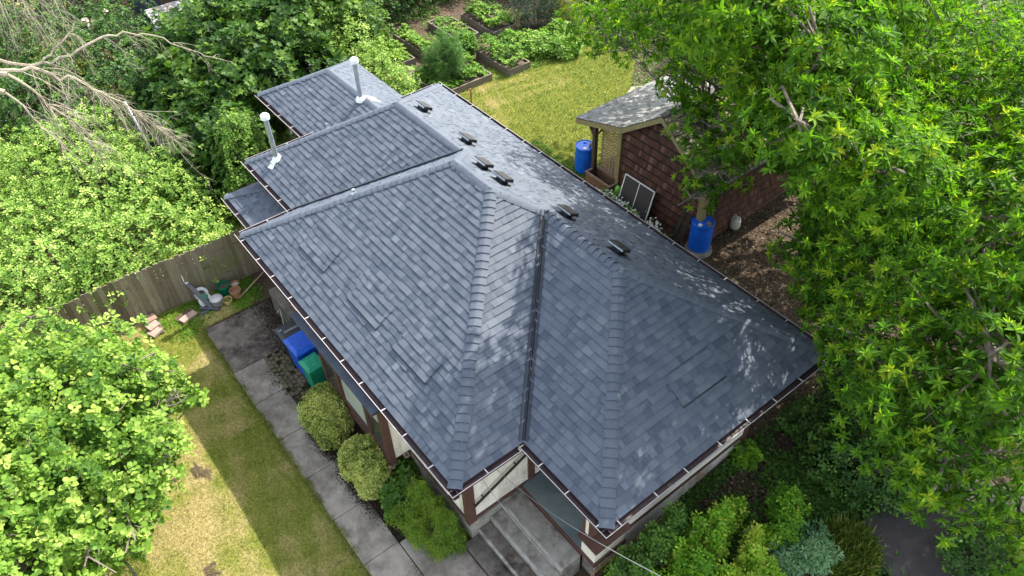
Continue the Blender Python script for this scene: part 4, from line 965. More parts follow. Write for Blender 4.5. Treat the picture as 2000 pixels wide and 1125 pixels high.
# big chestnut on the right
B1 = bl((11.8, 9.4, 6.0, 2.1), (10.1, 9.3, 6.3, 1.7), (9.6, 10.2, 5.2, 1.6), (12.9, 8.2, 7.3, 1.9), (13.3, 6.8, 6.0, 1.7), (11.3, 8.2, 4.8, 1.4), (12.2, 7.2, 4.6, 1.5), (13.6, 6.0, 4.6, 1.3), (9.0, 11.4, 5.8, 1.7), (11.2, 11.4, 6.6, 1.9), (9.3, 8.8, 4.2, .9), (8.9, 9.9, 4.0, .8), (13.6, 9.6, 7.0, 1.8), (8.6, 10.9, 4.0, 1.0), (9.9, 8.6, 3.4, .8), (9.6, 12.8, 6.6, 1.8), (12.4, 12.0, 7.6, 2.0), (8.2, 12.6, 5.0, 1.2), (15.1, 7.9, 2.9, .9), (15.7, 9.3, 3.4, 1.2), (14.8, 9.8, 3.2, 1.1))
tree('chestnut_tree', 'large bright green tree with whorled leaves filling the right edge', 'tree', (13.6, 11.0, .85), B1, 7200, 12, .19, 'lance', M_CHEST, 1, .15, gap=.14, shell=(.45, 1.08), amp=.26, up=.5, tone0=.40, ts=.45, tip=.55, spread=(.35, 1.6), lean=.4, extra=4500)
B2 = bl((3.2, 9.9, 7.1, 1.5), (4.6, 10.2, 7.3, 1.5), (6.2, 10.6, 6.6, 1.6), (5.9, 9.8, 5.2, 1.0), (6.3, 9.0, 4.55, .75), (7.2, 11.2, 6.9, 1.6), (4.9, 9.9, 5.9, .8), (2.9, 12.4, 7.2, 1.7), (5.2, 12.6, 7.6, 1.8), (7.6, 10.9, 5.0, 1.0), (2.0, 10.6, 6.6, 1.0), (6.1, 8.9, 3.85, .5), (.0, 13.6, 6.3, 1.2), (1.0, 14.6, 6.6, 1.5), (5.6, 10.6, 4.6, .9), (6.7, 11.2, 4.6, 1.1), (-.3, 11.5, 4.9, 1.0), (.6, 11.3, 4.9, .9), (-.6, 12.7, 4.8, 1.2), (4.3, 9.9, 5.5, .7), (5.0, 9.7, 4.8, .7), (5.9, 14.8, 6.6, 1.9), (7.8, 15.3, 6.2, 1.9))
tree('chestnut_tree', 'green tree with whorled leaves spreading its branches over the cedar shed roof', 'tree', (7.4, 13.5, .85), B2, 5600, 11, .17, 'lance', M_CHEST, 2, .12, gap=.16, shell=(.5, 1.06), amp=.22, up=.5, tone0=.42, ts=.45, tip=.5, lean=.3, extra=2200)
B3 = bl((6.4, 8.3, 8.9, 1.2), (7.4, 7.9, 8.9, 1.3), (8.4, 7.4, 8.6, 1.1), (6.0, 10.2, 9.4, 1.3), (7.4, 9.8, 9.9, 1.4), (8.8, 8.9, 9.4, 1.1), (7.0, 12.0, 8.6, 1.6), (9.2, 6.9, 9.3, 1.1), (7.7, 6.3, 10.0, 1.3), (9.9, 6.0, 8.6, .9), (10.0, 7.7, 7.7, 1.0), (9.2, 8.2, 8.2, 1.0), (10.8, 6.9, 8.0, .9))
tree('chestnut_tree', 'tall tree leaning high over the house front between shed and right edge tree', 'tree', (8.4, 13.4, .85), B3, 4200, 11, .19, 'lance', M_CHEST, 3, .14, gap=.1, shell=(.4, 1.06), amp=.2, tone0=.42, ts=.45, tip=.5, extra=3000)
# hazel tree lower left, bright in the sun
B4 = bl((3.1, -4.7, 3.6, 1.3), (2.0, -4.3, 3.1, 1.3), (4.2, -4.3, 3.3, 1.0), (4.9, -4.5, 3.1, .75), (1.3, -5.4, 3.2, 1.4), (4.4, -5.7, 3.7, 1.3), (2.8, -6.1, 4.2, 1.5), (3.1, -3.75, 2.7, .6), (.6, -4.6, 2.2, 1.0), (1.8, -3.8, 2.2, .7), (5.0, -5.3, 3.0, .8), (-.2, -4.2, 1.3, .8), (4.0, -3.75, 2.8, .4), (2.3, -3.15, 2.5, .35, .6, .18), (3.3, -3.2, 2.9, .35, .65, .18), (4.6, -3.75, 3.1, .5, .5, .18), (5.5, -4.6, 3.0, .6, .35, .18), (1.2, -3.2, 1.9, .4, .6, .2), (5.6, -5.2, 3.2, .6, .4, .2), (2.9, -3.5, 3.6, .4, .6, .2))
tree('hazel_tree', 'round leaved bright yellow green tree at the left edge over the worn lawn', 'tree', (3.0, -5.0, .25), B4, 6200, 7, .115, 'round', M_HAZEL, 4, .1, gap=.2, shell=(.5, 1.12), amp=.32, up=.9, tone0=.48, ts=.7, tip=.35, lenk=.14, lean=.2, extra=2500, jit=.02)
B5 = bl((5.7, -6.2, 3.6, .95), (5.0, -6.6, 4.1, 1.2), (6.4, -6.1, 3.1, .6), (4.0, -7.0, 4.4, 1.5), (6.0, -7.0, 4.2, 1.1))
tree('hazel_tree', 'round leaved bright green tree in the bottom left corner beneath the taller hazel', 'tree', (5.6, -6.6, .25), B5, 2300, 6, .105, 'round', M_HAZEL, 5, .09, gap=.10, shell=(.55, 1.08), amp=.24, up=.9, tone0=.55, ts=.55, tip=.25, lenk=.12, extra=1200, jit=.02)
# bramble bank beyond the fence
B6 = bl((-4.1, -1.6, .9, 1.7, 2.0, 1.35), (-4.9, -3.6, .9, 1.9, 1.9, 1.4), (-6.6, -1.9, 1.1, 2.0, 2.2, 1.5), (-7.2, -4.4, 1.0, 2.2, 2.0, 1.5), (-8.9, -2.4, 1.2, 2.0, 2.2, 1.5), (-5.3, -.6, .8, 1.6, 1.5, 1.3), (-3.9, -5.2, .8, 1.7, 1.6, 1.3), (-7.3, -.6, 1.0, 1.6, 1.4, 1.3), (-9.6, -4.8, 1.0, 2.2, 2.0, 1.4), (-3.45, -.5, .8, .9, 1.0, 1.15), (-3.3, -3.0, 1.2, .95, 1.3, 1.0), (-10.2, -.9, 1.0, 1.4, 1.3, 1.2))
tree('bramble_thicket', 'broad pale green bramble thicket heaped in sun behind the board fence', 'bush', (-6, -2.5, .3), B6, 11500, 7, .095, 'oval', M_BRAM, 6, .03, shell=(.80, 1.1), amp=.22, up=1.0, tone0=.5, ts=.7, tip=.25, lenk=.08, jit=.02, extra=12000, limbs=False)
# shaded thicket behind the brambles
B7 = bl((-11.5, .6, 1.3, 1.8, 1.5, 1.5), (-12.6, -1.8, 1.5, 1.7, 1.8, 1.7), (-14.2, .8, 1.6, 1.8, 1.8, 1.8), (-13.6, -3.6, 1.4, 1.8, 2.0, 1.7), (-16.2, -1.2, 1.8, 2.0, 2.0, 1.9), (-16.0, 2.2, 1.5, 1.8, 1.6, 1.6))
tree('laurel_thicket', 'dark shaded shrub thicket behind the bare branches, with pale roses', 'bush', (-14, -.5, .3), B7, 5600, 6, .12, 'oval', M_DARK, 7, .04, shell=(.75, 1.08), amp=.2, up=.8, tone0=.55, ts=.6, tip=.25, extra=2500, jit=.03)
for i, (x, y, z) in enumerate(((-15.3, .78, 2.95), (-15.5, 1.05, 2.75), (-15.15, 1.5, 3.1), (-15.6, .95, 2.6))):
    r = np.random.RandomState(i); nn = rand_unit(16, r); lv = LV(); lv.add(leaves(np.tile((x, y, z), (16, 1))+nn*.02, nn, rand_unit(16, r), np.full(16, .11), r.uniform(.3, 1, 16), 'round'))
    o = lv.build('rose', M_ROSE if 'M_ROSE' in globals() else globals().setdefault('M_ROSE', leafmat('rose petal', [(0, (.75, .58, .40)), (1, (.85, .80, .70))], .3, .6, (1, 1, 1)))); tag(o, ('cream rose bloom standing left of the close pair', 'peach rose bloom, upper of the close pair', 'largest cream rose bloom standing apart on the right', 'peach rose bloom, lower of the close pair')[i], 'flower', 'rose blooms in the dark thicket')
# maples behind the house
B8 = bl((-8.3, 3.6, 2.6, 1.7, 1.6, 1.5), (-9.6, 5.6, 3.0, 1.7, 1.6, 1.6), (-6.9, 2.0, 1.9, 1.2, 1.2, 1.3), (-8.4, 1.7, 1.9, 1.3, 1.2, 1.4), (-10.4, 3.4, 2.8, 1.6, 1.6, 1.5), (-7.9, 5.6, 2.2, 1.1, 1.3, 1.2), (-11.8, 5.2, 3.3, 1.6, 1.5, 1.5), (-10.1, 1.6, 2.0, 1.3, 1.2, 1.3))
tree('maple_tree', 'dark green maple with broad lobed leaves crowding the rear wing roof', 'tree', (-9.2, 4.2, .6), B8, 3600, 5, .24, 'maple', M_MAPLE, 8, .13, shell=(.6, 1.08), amp=.25, gap=.1, up=.9, tone0=.5, ts=.6, tip=.2, lenk=.1, extra=2500, jit=.06)
B9 = bl((-10.4, 7.6, 3.0, 1.5, 1.3, 1.6), (-12.0, 7.9, 3.4, 1.6, 1.5, 1.7), (-9.4, 8.6, 2.2, 1.0, .9, 1.1), (-13.4, 9.0, 3.0, 1.7, 1.6, 1.7), (-14.8, 7.0, 3.4, 1.9, 1.8, 1.9), (-12.2, 9.9, 1.8, 1.2, 1.0, 1.3))
tree('maple_tree', 'mid green leafy tree between the rear roof and the vegetable beds', 'tree', (-11.8, 7.9, .7), B9, 3900, 5, .18, 'maple', M_MAPLE, 9, .13, shell=(.6, 1.08), amp=.25, gap=.08, up=.9, tone0=.66, ts=.6, tip=.25, lenk=.1, extra=2500, jit=.05)
B10 = bl((-7.2, 7.7, 1.4, .9, .8, 1.3), (-6.1, 7.9, 1.2, .7, .7, 1.1), (-8.6, 7.6, 1.8, 1.0, .9, 1.5), (-9.7, 6.9, 2.2, .9, .9, 1.4), (-5.5, 7.6, 1.1, .5, .5, .9), (-7.0, 8.3, 1.2, .5, .5, .7))
tree('vine_bush', 'pale silvery green vine bush tumbling along the far edge of the rear roof', 'bush', (-7.4, 7.7, .85), B10, 3200, 6, .09, 'oval', M_BRAM, 10, .03, shell=(.7, 1.1), amp=.25, up=.9, tone0=.55, ts=.6, tip=.25, jit=.04, extra=900)
B11 = bl((-5.3, 1.9, 1.4, .75, .7, 1.5), (-5.9, 2.4, 1.5, .7, .6, 1.3), (-4.9, 1.6, .9, .6, .6, .9), (-5.4, 2.0, 2.7, .4, .4, .6))
tree('elder_bush', 'pale tipped upright bush growing between brambles and the middle roof', 'bush', (-5.4, 1.9, .4), B11, 1500, 6, .10, 'oval', M_BRAM, 11, .03, shell=(.6, 1.1), amp=.25, up=.9, tone0=.25, ts=.6, tip=.4, jit=.03, extra=500)
B12 = bl((-4.1, 2.6, .9, .8, .8, .8), (-3.4, 1.9, .6, .6, .7, .5), (-6.6, .6, .8, .9, .7, .8), (-3.0, 3.1, 1.0, .6, .7, .9), (-4.4, 3.8, 1.3, .7, .8, 1.3), (-7.0, 1.0, 1.0, .9, .9, .9))
tree('nettle_patch', 'low dark green weeds filling the gap behind the low lean-to roof', 'plant', (-4.4, 2.2, .3), B12, 1500, 6, .11, 'oval', M_MAPLE, 12, .02, shell=(.6, 1.1), amp=.2, up=1., tone0=.5, ts=.5, tip=.3, limbs=False, jit=.03)
# dark trees closing the view at the top
BG = [('leafy trees behind the chestnut at the top right edge', (3, 22, .9), bl((1.5, 19.5, 3.0, 2.2), (4.5, 19.5, 3.6, 2.4), (7.5, 18.5, 3.8, 2.4), (-1.5, 20, 2.6, 2.0), (10, 16.8, 3.6, 2.2), (12.6, 14.8, 3.4, 2.2), (-4.0, 19.6, 2.0, 1.6), (4.5, 24.5, 3.4, 2.6), (1.0, 23, 3.2, 2.6), (7.8, 22.5, 3.8, 2.6), (-2.5, 23, 2.8, 2.4)), M_MAPLE, .7),
 ('dense dark evergreen hedge behind the vegetable beds', (-14, 14, .9), bl((-12.6, 11.6, 1.7, 1.5, 1.3, 1.6), (-13.2, 13.8, 2.2, 1.7, 1.6, 2.0), (-13.4, 16.0, 2.2, 1.8, 1.7, 2.0), (-15.8, 12.4, 2.8, 2, 2, 2.4), (-16, 15.2, 2.8, 2, 2, 2.5)), M_DARK, .45),
      ('leafy green tree behind the peeling white cover at the top left', (-18, 6.5, .7), bl((-17.2, 7.4, 2.6, 2.0, 1.8, 2.2), (-19.6, 6.4, 2.6, 2.0, 1.8, 2.2), (-14.4, 4.4, 1.7, 1.4, 1.0, 1.3), (-19.2, 9.0, 3.0, 2.2, 2, 2.4)), M_MAPLE, .55),
      ('dark trees in the far top left corner behind the bare twigs', (-22, 0, .5), bl((-21, -2.6, 2.4, 2.2, 2.2, 2.3), (-22.4, 1.0, 2.4, 2.2, 2.2, 2.3), (-18.6, -4.4, 2.0, 1.8, 1.8, 1.9), (-23, 4.6, 2.6, 2.2, 2.2, 2.4), (-19.0, 1.2, 1.8, 1.2, 1.2, 1.3)), M_DARK, .35),
      ('dark green shrubs at the top edge beyond the lavender', (-12, 19, .9), bl((-12.6, 18.6, 2.2, 1.8, 1.6, 2.0), (-10.6, 19.6, 2.0, 1.6, 1.4, 1.8), (-8.4, 18.6, 1.6, .9, .8, 1.3), (-10.8, 16.9, 1.6, 1.0, .9, 1.2)), M_DARK, .5)]
for i, (lb, b0, bb, mm, t0) in enumerate(BG):
    tree('evergreen_tree' if i not in (0, 2) else 'leafy_tree', lb, 'tree', b0, bb, 3000 if i else 7000, 6, .15, 'oval', mm, 40+i, .15, shell=(.7, 1.08), amp=.2, up=.8, tone0=t0, ts=.6, tip=.25, extra=1500, jit=.05)
# garden plants
r = np.random.RandomState(77)
def plantmass(name, label, cat, blobs, n, per, size, tpl, m, seed, **k):
    k.setdefault('shell', (.3, 1.08)); k.setdefault('jit', .03); k.setdefault('limbs', 6); k.setdefault('up', .9)
    return tree(name, label, cat, (np.mean([b[0] for b in blobs]), np.mean([b[1] for b in blobs]), gzf(blobs[0][0], blobs[0][1])-.03), blobs, n, per, size, tpl, m, seed, .02, **k)
plantmass('berry_bush', 'broad yellow green berry bush at the top of the lawn beside the chestnut leaves', 'bush', bl((-6.3, 14.0, 1.1, .8, .7, .42), (-5.4, 14.7, 1.1, .7, .7, .42), (-7.2, 13.6, 1.05, .5, .45, .36), (-6.4, 15.3, 1.1, .6, .6, .4)), 1500, 6, .12, 'oval', M_VEG, 50, tone0=.5, ts=.6, tip=.3)
plantmass('berry_bush', 'mid green leafy bush between fennel and the second bed', 'bush', bl((-7.7, 11.8, 1.3, .5, .42, .42), (-8.1, 11.4, 1.15, .35, .3, .32)), 600, 6, .12, 'oval', M_VEG, 51, tone0=.3, ts=.5, tip=.3)
plantmass('lavender_bush', 'dark greyish lavender like bush standing tall at the top of the garden', 'bush', bl((-8.0, 15.1, 1.7, .75, .7, 1.0), (-7.6, 15.7, 1.6, .5, .5, .8)), 1100, 8, .16, 'blade', leafmat('grey leaf', [(0, (.04, .06, .04)), (.6, (.10, .13, .09)), (1, (.25, .24, .30))], .2, .7), 52, tone0=.4, ts=.5, tip=.4, up=1.6, spread=(.1, .8))
plantmass('dill_clump', 'pale straw green feathery clump right of the dark lavender bush', 'plant', bl((-7.3, 16.6, 1.5, .5, .5, .8)), 350, 8, .16, 'blade', M_GRASS, 53, tone0=.5, ts=.5, up=1.6, spread=(.1, .8))
plantmass('fennel', 'tall soft feathery fennel in the nearest raised bed', 'plant', bl((-6.6, 9.8, 1.7, .35, .32, .75), (-6.1, 10.3, 1.7, .30, .30, .75), (-6.95, 10.35, 1.9, .28, .28, .8), (-6.45, 10.3, 2.1, .22, .22, .5), (-6.2, 9.75, 1.5, .3, .28, .5), (-7.1, 9.9, 1.5, .28, .26, .5), (-6.7, 10.7, 1.8, .25, .25, .7)), 1500, 14, .13, 'blade', leafmat('fennel leaf', [(0, (.05, .12, .03)), (.5, (.10, .20, .05)), (1, (.22, .32, .09))], .35, .6), 54, tone0=.45, ts=.5, tip=.3, up=1.3, spread=(.1, 1.3), shell=(.2, 1.1))
# clipped variegated shrubs by the path
tree('round_shrub', 'round clipped yellow green shrub between the green bin and path', 'shrub', (3.95, -.42, .3), bl((3.92, -.44, .98, .52, .50, .56), (4.2, -.40, .85, .42, .42, .42), (3.75, -.3, 1.15, .36, .36, .36), (4.2, -.52, .58, .36, .34, .30)), 2800, 6, .065, 'tiny', M_VARI, 20, .03, shell=(.75, 1.05), amp=.07, up=.5, tone0=.45, ts=.6, tip=.4, jit=.02, extra=2500)
tree('round_shrub', 'round clipped yellow green shrub under the end of the bay window', 'shrub', (5.55, -.38, .3), bl((5.5, -.40, .92, .48, .44, .52), (5.75, -.32, .8, .40, .38, .40), (5.35, -.5, .7, .34, .34, .34), (5.85, -.48, .52, .32, .30, .26)), 2600, 6, .065, 'tiny', M_VARI, 21, .03, shell=(.75, 1.05), amp=.08, up=.5, tone0=.5, ts=.6, tip=.4, jit=.02, extra=2200)
plantmass('hydrangea', 'broad leaved hydrangea with faded flower heads beside the bay corner', 'shrub', bl((6.35, -.12, .55, .32, .32, .32), (6.1, .25, .6, .25, .22, .3), (6.65, -.3, .45, .28, .22, .25)), 300, 5, .15, 'oval', M_DARK, 22, tone0=.85, ts=.4, tip=.2)
for i, (x, y, z) in enumerate(((6.02, .02, .92), (5.99, .40, .95))):
    nn = rand_unit(90, r); lv = LV(); lv.add(leaves(np.array((x, y, z))+nn*.075, unit(np.cross(nn, rand_unit(90, r))), nn, np.full(90, .045), r.uniform(.1, 1, 90), 'round'))
    tag(lv.build('flower_head', M_HYD if 'M_HYD' in globals() else globals().setdefault('M_HYD', leafmat('faded petal', [(0, (.16, .07, .05)), (.5, (.42, .30, .20)), (1, (.60, .52, .38))], .2, .7, (1, 1, 1)))), ('faded brown cream hydrangea head nearer the round shrub', 'faded brown cream hydrangea head nearer the house wall')[i], 'flower', 'faded hydrangea heads')
plantmass('feathery_shrub', 'bright lime green feathery shrub spilling beside the concrete steps', 'shrub', bl((7.0, .1, .85, .28, .22, .5), (7.4, .15, .8, .25, .22, .45), (7.85, .15, .8, .30, .25, .45), (7.5, -.35, .6, .30, .22, .32), (7.95, -.15, .5, .28, .26, .32), (6.85, -.4, .5, .30, .22, .28), (7.2, -.15, .6, .3, .22, .4), (8.1, .2, .45, .2, .22, .28)), 2400, 10, .055, 'lance', M_FEATH, 23, tone0=.7, ts=.6, tip=.4, spread=(.2, 1.4), shell=(.4, 1.08), extra=600)
# shrubs in front of the right wing
FR = [('leafy_shrub', 'dark green small leaved shrub touching the porch corner gutter', bl((10.85, 3.0, 1.15, .30, .40, .6), (10.85, 2.3, 1.1, .35, .40, .5), (10.8, 3.4, 1.5, .22, .25, .5)), 1100, .085, M_DARK, .9),
      ('leafy_shrub', 'bright green shrub in front of the right wing with upright lit shoots', bl((11.35, 4.05, 1.3, .25, .28, .75), (11.5, 3.2, 1.1, .45, .40, .55), (11.3, 4.6, 1.1, .25, .28, .5), (11.2, 3.6, 1.2, .2, .22, .7), (11.6, 3.7, 1.3, .2, .2, .6)), 1500, .085, M_LIME, .55),
      ('leafy_shrub', 'yellowest shrub at the bottom edge under the service cable end', bl((12.2, 4.0, 1.15, .25, .25, .65), (12.5, 3.5, 1.1, .35, .3, .55), (12.1, 4.7, 1.0, .25, .25, .5), (11.95, 4.35, 1.2, .18, .2, .6), (12.55, 4.1, 1.0, .25, .25, .5), (12.15, 3.4, 1.1, .25, .22, .6)), 1500, .085, M_LIME, .8),
      ('leafy_shrub', 'low light green shrub at the foot of the porch pier', bl((11.0, 1.9, .85, .45, .38, .40), (11.5, 2.4, .9, .5, .42, .45), (10.7, 1.55, .7, .25, .25, .28)), 900, .075, M_LIME, .6),
      ('leafy_shrub', 'slender green shrub standing between the bright shrub and the sunny patch', bl((11.9, 5.4, 1.3, .35, .35, .55), (12.2, 5.0, 1.2, .3, .3, .6)), 600, .08, M_LIME, .35)]
for i, (nm, lb, bb, n, s_, mm, t0) in enumerate(FR): plantmass(nm, lb, 'shrub', bb, n, 7, s_, 'oval', mm, 60+i, tone0=t0, ts=.5, tip=.35, shell=(.3, 1.12), lenk=.10, spread=(.4, 1.4), extra=n//3)
plantmass('tree_peony', 'soft blue green shrub at the bottom edge beside the long grass', 'shrub', bl((12.75, 5.15, 1.15, .42, .40, .38), (12.5, 4.6, 1.0, .36, .32, .32)), 520, 8, .13, 'lance', M_BLUE, 70, tone0=.55, ts=.4, tip=.2, spread=(.5, 1.4))
B20 = bl((12.0, 7.0, 1.5, .8, .7, .8), (12.7, 7.3, 1.7, .9, .7, .9), (11.6, 7.9, 1.7, .9, .8, .9), (10.9, 7.4, 1.2, .5, .5, .55), (12.9, 8.4, 2.2, 1.1, .9, 1.0), (14.6, 7.2, 1.6, .5, .6, .7), (11.2, 8.9, 1.8, 1.0, .8, 1.0))
plantmass('holly_bush', 'dark tangled small leaved bush in shade below the chestnut tree', 'bush', B20, 3400, 6, .085, 'oval', M_DARK, 71, tone0=.6, ts=.6, tip=.35, shell=(.4, 1.1), limbs=14, extra=800)
plantmass('corner_plant', 'leafy bright plant in the bottom right corner beside the asphalt', 'plant', bl((15.2, 7.6, 1.3, .5, .5, .5), (15.9, 8.6, 1.5, .7, .7, .8)), 500, 7, .11, 'oval', M_LIME, 72, tone0=.5, ts=.5)
plantmass('wall_plant', 'small bright plant at the foot of the right wall corner', 'plant', bl((10.55, 5.9, 1.0, .28, .26, .26)), 130, 8, .10, 'oval', M_LIME, 73, tone0=.5, ts=.4)
plantmass('daisy_plants', 'flowering white daisy plants along the gutter before the shed', 'plant', bl((2.5, 9.5, 1.15, .45, .28, .25), (3.3, 9.45, 1.1, .5, .28, .25), (4.2, 9.4, 1.05, .4, .25, .2), (4.75, 9.5, 1.0, .3, .2, .2)), 900, 6, .075, 'oval', M_LIME, 74, tone0=.4, ts=.5)
lv = LV(); nn = 260; P = np.stack([r.choice([2.5, 2.9, 3.4, 4.3], nn)+r.normal(size=nn)*.16, 9.45+r.normal(size=nn)*.12, 1.33+r.normal(size=nn)*.06], -1)
lv.add(leaves(P, rand_unit(nn, r), np.tile((0, -.3, 1.), (nn, 1))+r.normal(size=(nn, 3))*.3, np.full(nn, .07), r.uniform(0, 1, nn), 'round'))
tag(lv.build('white_blossom', leafmat('white petal', [(0, (.6, .62, .5)), (1, (.85, .85, .8))], .3, .6, (1, 1, 1))), 'white blossom scattered over the plants before the shed', 'flowers', kind='stuff')
# small conifer at the lower left
lv = LV(); r2 = np.random.RandomState(5); n = 5200; z = r2.uniform(0, 1, n)**.8; th = r2.uniform(0, 6.283, n); rad = .30*(1-z)**.6*r2.uniform(.75, 1.05, n)
P = np.stack([4.55+rad*np.cos(th), -5.15+rad*np.sin(th), .3+z*1.75], -1); D = np.stack([np.cos(th)*.5, np.sin(th)*.5, np.ones(n)], -1)
lv.add(leaves(P, D, np.stack([np.cos(th), np.sin(th), 0*th+.2], -1), np.full(n, .06), r2.uniform(.2, .9, n), 'tiny'))
cy = thing('dwarf_conifer', (4.55, -5.15, .3), 'small dense dark green cone shaped conifer under the hazel leaves', 'conifer'); lv.build('crown', M_FEATH, cy); MB().tube([(4.55, -5.15, .2), (4.55, -5.15, 1.6)], [.04, .015], 7).build('trunk', BARK, cy, True)
# bare lichen covered branches reaching in from the left
CB = np.array(CP)
dead = thing('bare_tree', (-2.4, -7.2, .3), 'leafless pale lichen covered tree reaching thin drooping branches in from the left', 'tree')
M_DEADW = weath('lichen bark', (.30, .25, .19), .3, 14, .95, bmp=.6, bscale=60, grime=(.22, .24, .13))
mbk = MB(); r = np.random.RandomState(9)
def wpt(px, py, d):
    v = RT*((px-1000)/1510.8)+(-UP)*((py-562.5)/1510.8)+VD; v.normalize(); return np.array(CP)+np.array(v)*d
def limb(pts, rad0, rad1, dz=0):
    P = [np.array(p) for p in pts]; Q = []
    for i in range(len(P)-1):
        for k in range(3): Q.append(P[i]+(P[i+1]-P[i])*k/3+(r.normal(size=3)*.02 if k else 0))
    Q.append(P[-1]); n = len(Q); mbk.tube(Q, [.62*(rad0+(rad1-rad0)*i/(n-1)) for i in range(n)], 6, False); return Q
DEADPTS = [([(0.89, -2.85, 9.14), (0.9, -2.48, 8.92), (0.89, -2.19, 8.85), (0.83, -1.74, 8.9), (0.78, -1.26, 8.98), (0.77, -0.92, 8.96), (0.84, -0.47, 8.77), (0.95, -0.14, 8.5), (1.07, 0.21, 8.24)], 0.05, 0.012), ([(1.13, -2.92, 9.08), (1.1, -2.5, 8.98), (1.13, -2.27, 8.79), (1.16, -1.95, 8.59), (1.25, -1.68, 8.29), (1.34, -1.45, 8.04), (1.51, -1.21, 7.62), (1.66, -1.01, 7.29)], 0.055, 0.012), ([(0.89, -2.33, 8.9), (0.81, -2.04, 9.04), (0.74, -1.72, 9.18), (0.69, -1.54, 9.31)], 0.035, 0.012), ([(1.33, -2.86, 9.08), (1.41, -2.62, 8.71), (1.51, -2.47, 8.37), (1.63, -2.32, 8.03), (1.72, -2.27, 7.8)], 0.04, 0.01), ([(1.61, -3.02, 8.95), (1.72, -2.85, 8.53), (1.8, -2.81, 8.31), (1.84, -2.64, 8.15)], 0.03, 0.012)]
LB = DEADPTS
Qs = []
for pts, ra, rb in LB: Qs.append(limb(pts, ra, rb))
def twig(p, d, L, rad, depth=0):
    n = 7; Q = [np.array(p)]; d = unit(np.array(d, float))
    for i in range(n):
        d = unit(d+r.normal(size=3)*.16+np.array([0, 0, -.12])); Q.append(Q[-1]+d*L/n)
    mbk.tube(Q, [rad*(1-i/n*.8) for i in range(n+1)], 4, False)
    if depth < 2:
        for i in range(2, n, 1 if depth == 0 else 2):
            if r.uniform() < .75: twig(Q[i], d+r.normal(size=3)*.7+np.array([.1, .1, -.3]), L*r.uniform(.25, .5), rad*.55, depth+1)
dirT = np.array([.42, .48, -.62])
for qi, (cnt, L) in ((0, (16, .7)), (1, (60, .95)), (2, (6, .4)), (3, (24, .9)), (4, (10, .7))):
    Q = Qs[qi]
    for k in range(cnt):
        p = Q[r.randint(2, len(Q))]; twig(p, dirT+r.normal(size=3)*.33, L*r.uniform(.4, 1.2), .0085)
for k in range(36):
    p = wpt(r.uniform(-60, 90), r.uniform(-90, 10), 15.2); twig(p, np.array([.25, .25, -.9])+r.normal(size=3)*.3, r.uniform(.5, 1.2), .009)
base = np.array([-2.4, -7.2, .2]); top = wpt(-160, 150, 15); top2 = wpt(-120, -60, 15.2)
mbk.tube([base, base+(top-base)*.5+(.1, 0, .1), top, top2, top2+np.array([0, 0, 2])], [.2, .16, .12, .08, .03], 9)
for q0 in (LB[0][0][0], LB[1][0][0], LB[3][0][0], LB[4][0][0]): mbk.tube([top, (top+np.array(q0))/2+np.array([0, 0, .1]), q0], [.07, .055, .045], 7, False)
mbk.build('branches', M_DEADW, dead, True)
# ------------------------------------------------------------ ground cover
def gcover(name, label, m, n, size, tpl, reg, seed, up=1.2, t0=.5, ts=.5, hz=.03, toneby=None):
    r = np.random.RandomState(seed); X_ = []; 
    x = r.uniform(reg[0], reg[1], n*2); y = r.uniform(reg[2], reg[3], n*2); k = reg[4](x, y) > r.uniform(0, 1, n*2); x = x[k][:n]; y = y[k][:n]; n = len(x)
    z = gz(x, y)+r.uniform(0, hz, n); P = np.stack([x, y, z], -1)
    if tpl == 'blade':
        d = np.stack([r.normal(size=n)*.5, r.normal(size=n)*.5, np.full(n, .8)], -1); nn = rand_unit(n, r)
    else:
        nn = unit(np.stack([r.normal(size=n)*.4, r.normal(size=n)*.4, np.full(n, up)], -1)); d = unit(np.cross(nn, rand_unit(n, r)))
    t = np.clip(t0+r.normal(size=n)*ts*.4+(toneby(x, y) if toneby else 0), 0, 1)
    lv = LV(); lv.add(leaves(P, d, nn, size*r.uniform(.5, 1.3, n), t, tpl)); return tag(lv.build(name, m), label, 'ground cover', kind='stuff')
dry = lambda x, y: masks(x, y)[1]*.75-.25+.16*fbm(x, y, 5.5)+.13*fbm(x+2, y+1, 13)
gl = lambda x, y: masks(x, y)[0]
gcover('grass', 'mown and straw coloured grass of the side lawn', M_GRASS, 150000, .055, 'blade', (-2.3, 9, -7.5, -1.3, gl), 1, t0=.42, toneby=dry)
gcover('grass', 'green grass of the garden lawn behind the house', M_GRASS, 120000, .06, 'blade', (-6.2, 3.4, 7.2, 18, gl), 2, t0=.3, toneby=dry)
gcover('weeds', 'small leafy weeds under the fence and along the patio edge', M_LIME, 5000, .05, 'oval', (-2.2, -.9, -2.3, .9, lambda x, y: sm(-.95, -1.6, x+.3*fbm(x, y, 2))*sm(.45, .1, y)*.8), 3, t0=.25)
gcover('weeds', 'weeds and moss creeping between path and shrubs', M_FEATH, 5000, .045, 'oval', (.9, 8.0, -.85, .45, lambda x, y: sm(.0, .6, fbm(x, y, 2.2)+.3*(x > 4.4))*.8), 4, t0=.3)
gcover('clover', 'clover and long grass by the rain barrel and house gutter', M_FEATH, 9000, .06, 'oval', (-1.5, 2.2, 7.2, 10.2, lambda x, y: sm(-.2, .6, fbm(x, y, 1.6)+.2)), 5, t0=.35)
gcover('leaf_litter', 'dry leaf litter over the bare earth', M_LITTER, 30000, .055, 'oval', (3.0, 13.5, 7.0, 15, lambda x, y: .75+0*x), 6, t0=.45, ts=.9, hz=.02)
gcover('leaf_litter', 'dry leaf litter in front of the right wing', M_LITTER, 14000, .06, 'oval', (10.3, 14, 1.5, 7.5, lambda x, y: .7+0*x), 7, t0=.4, ts=.9, hz=.02)
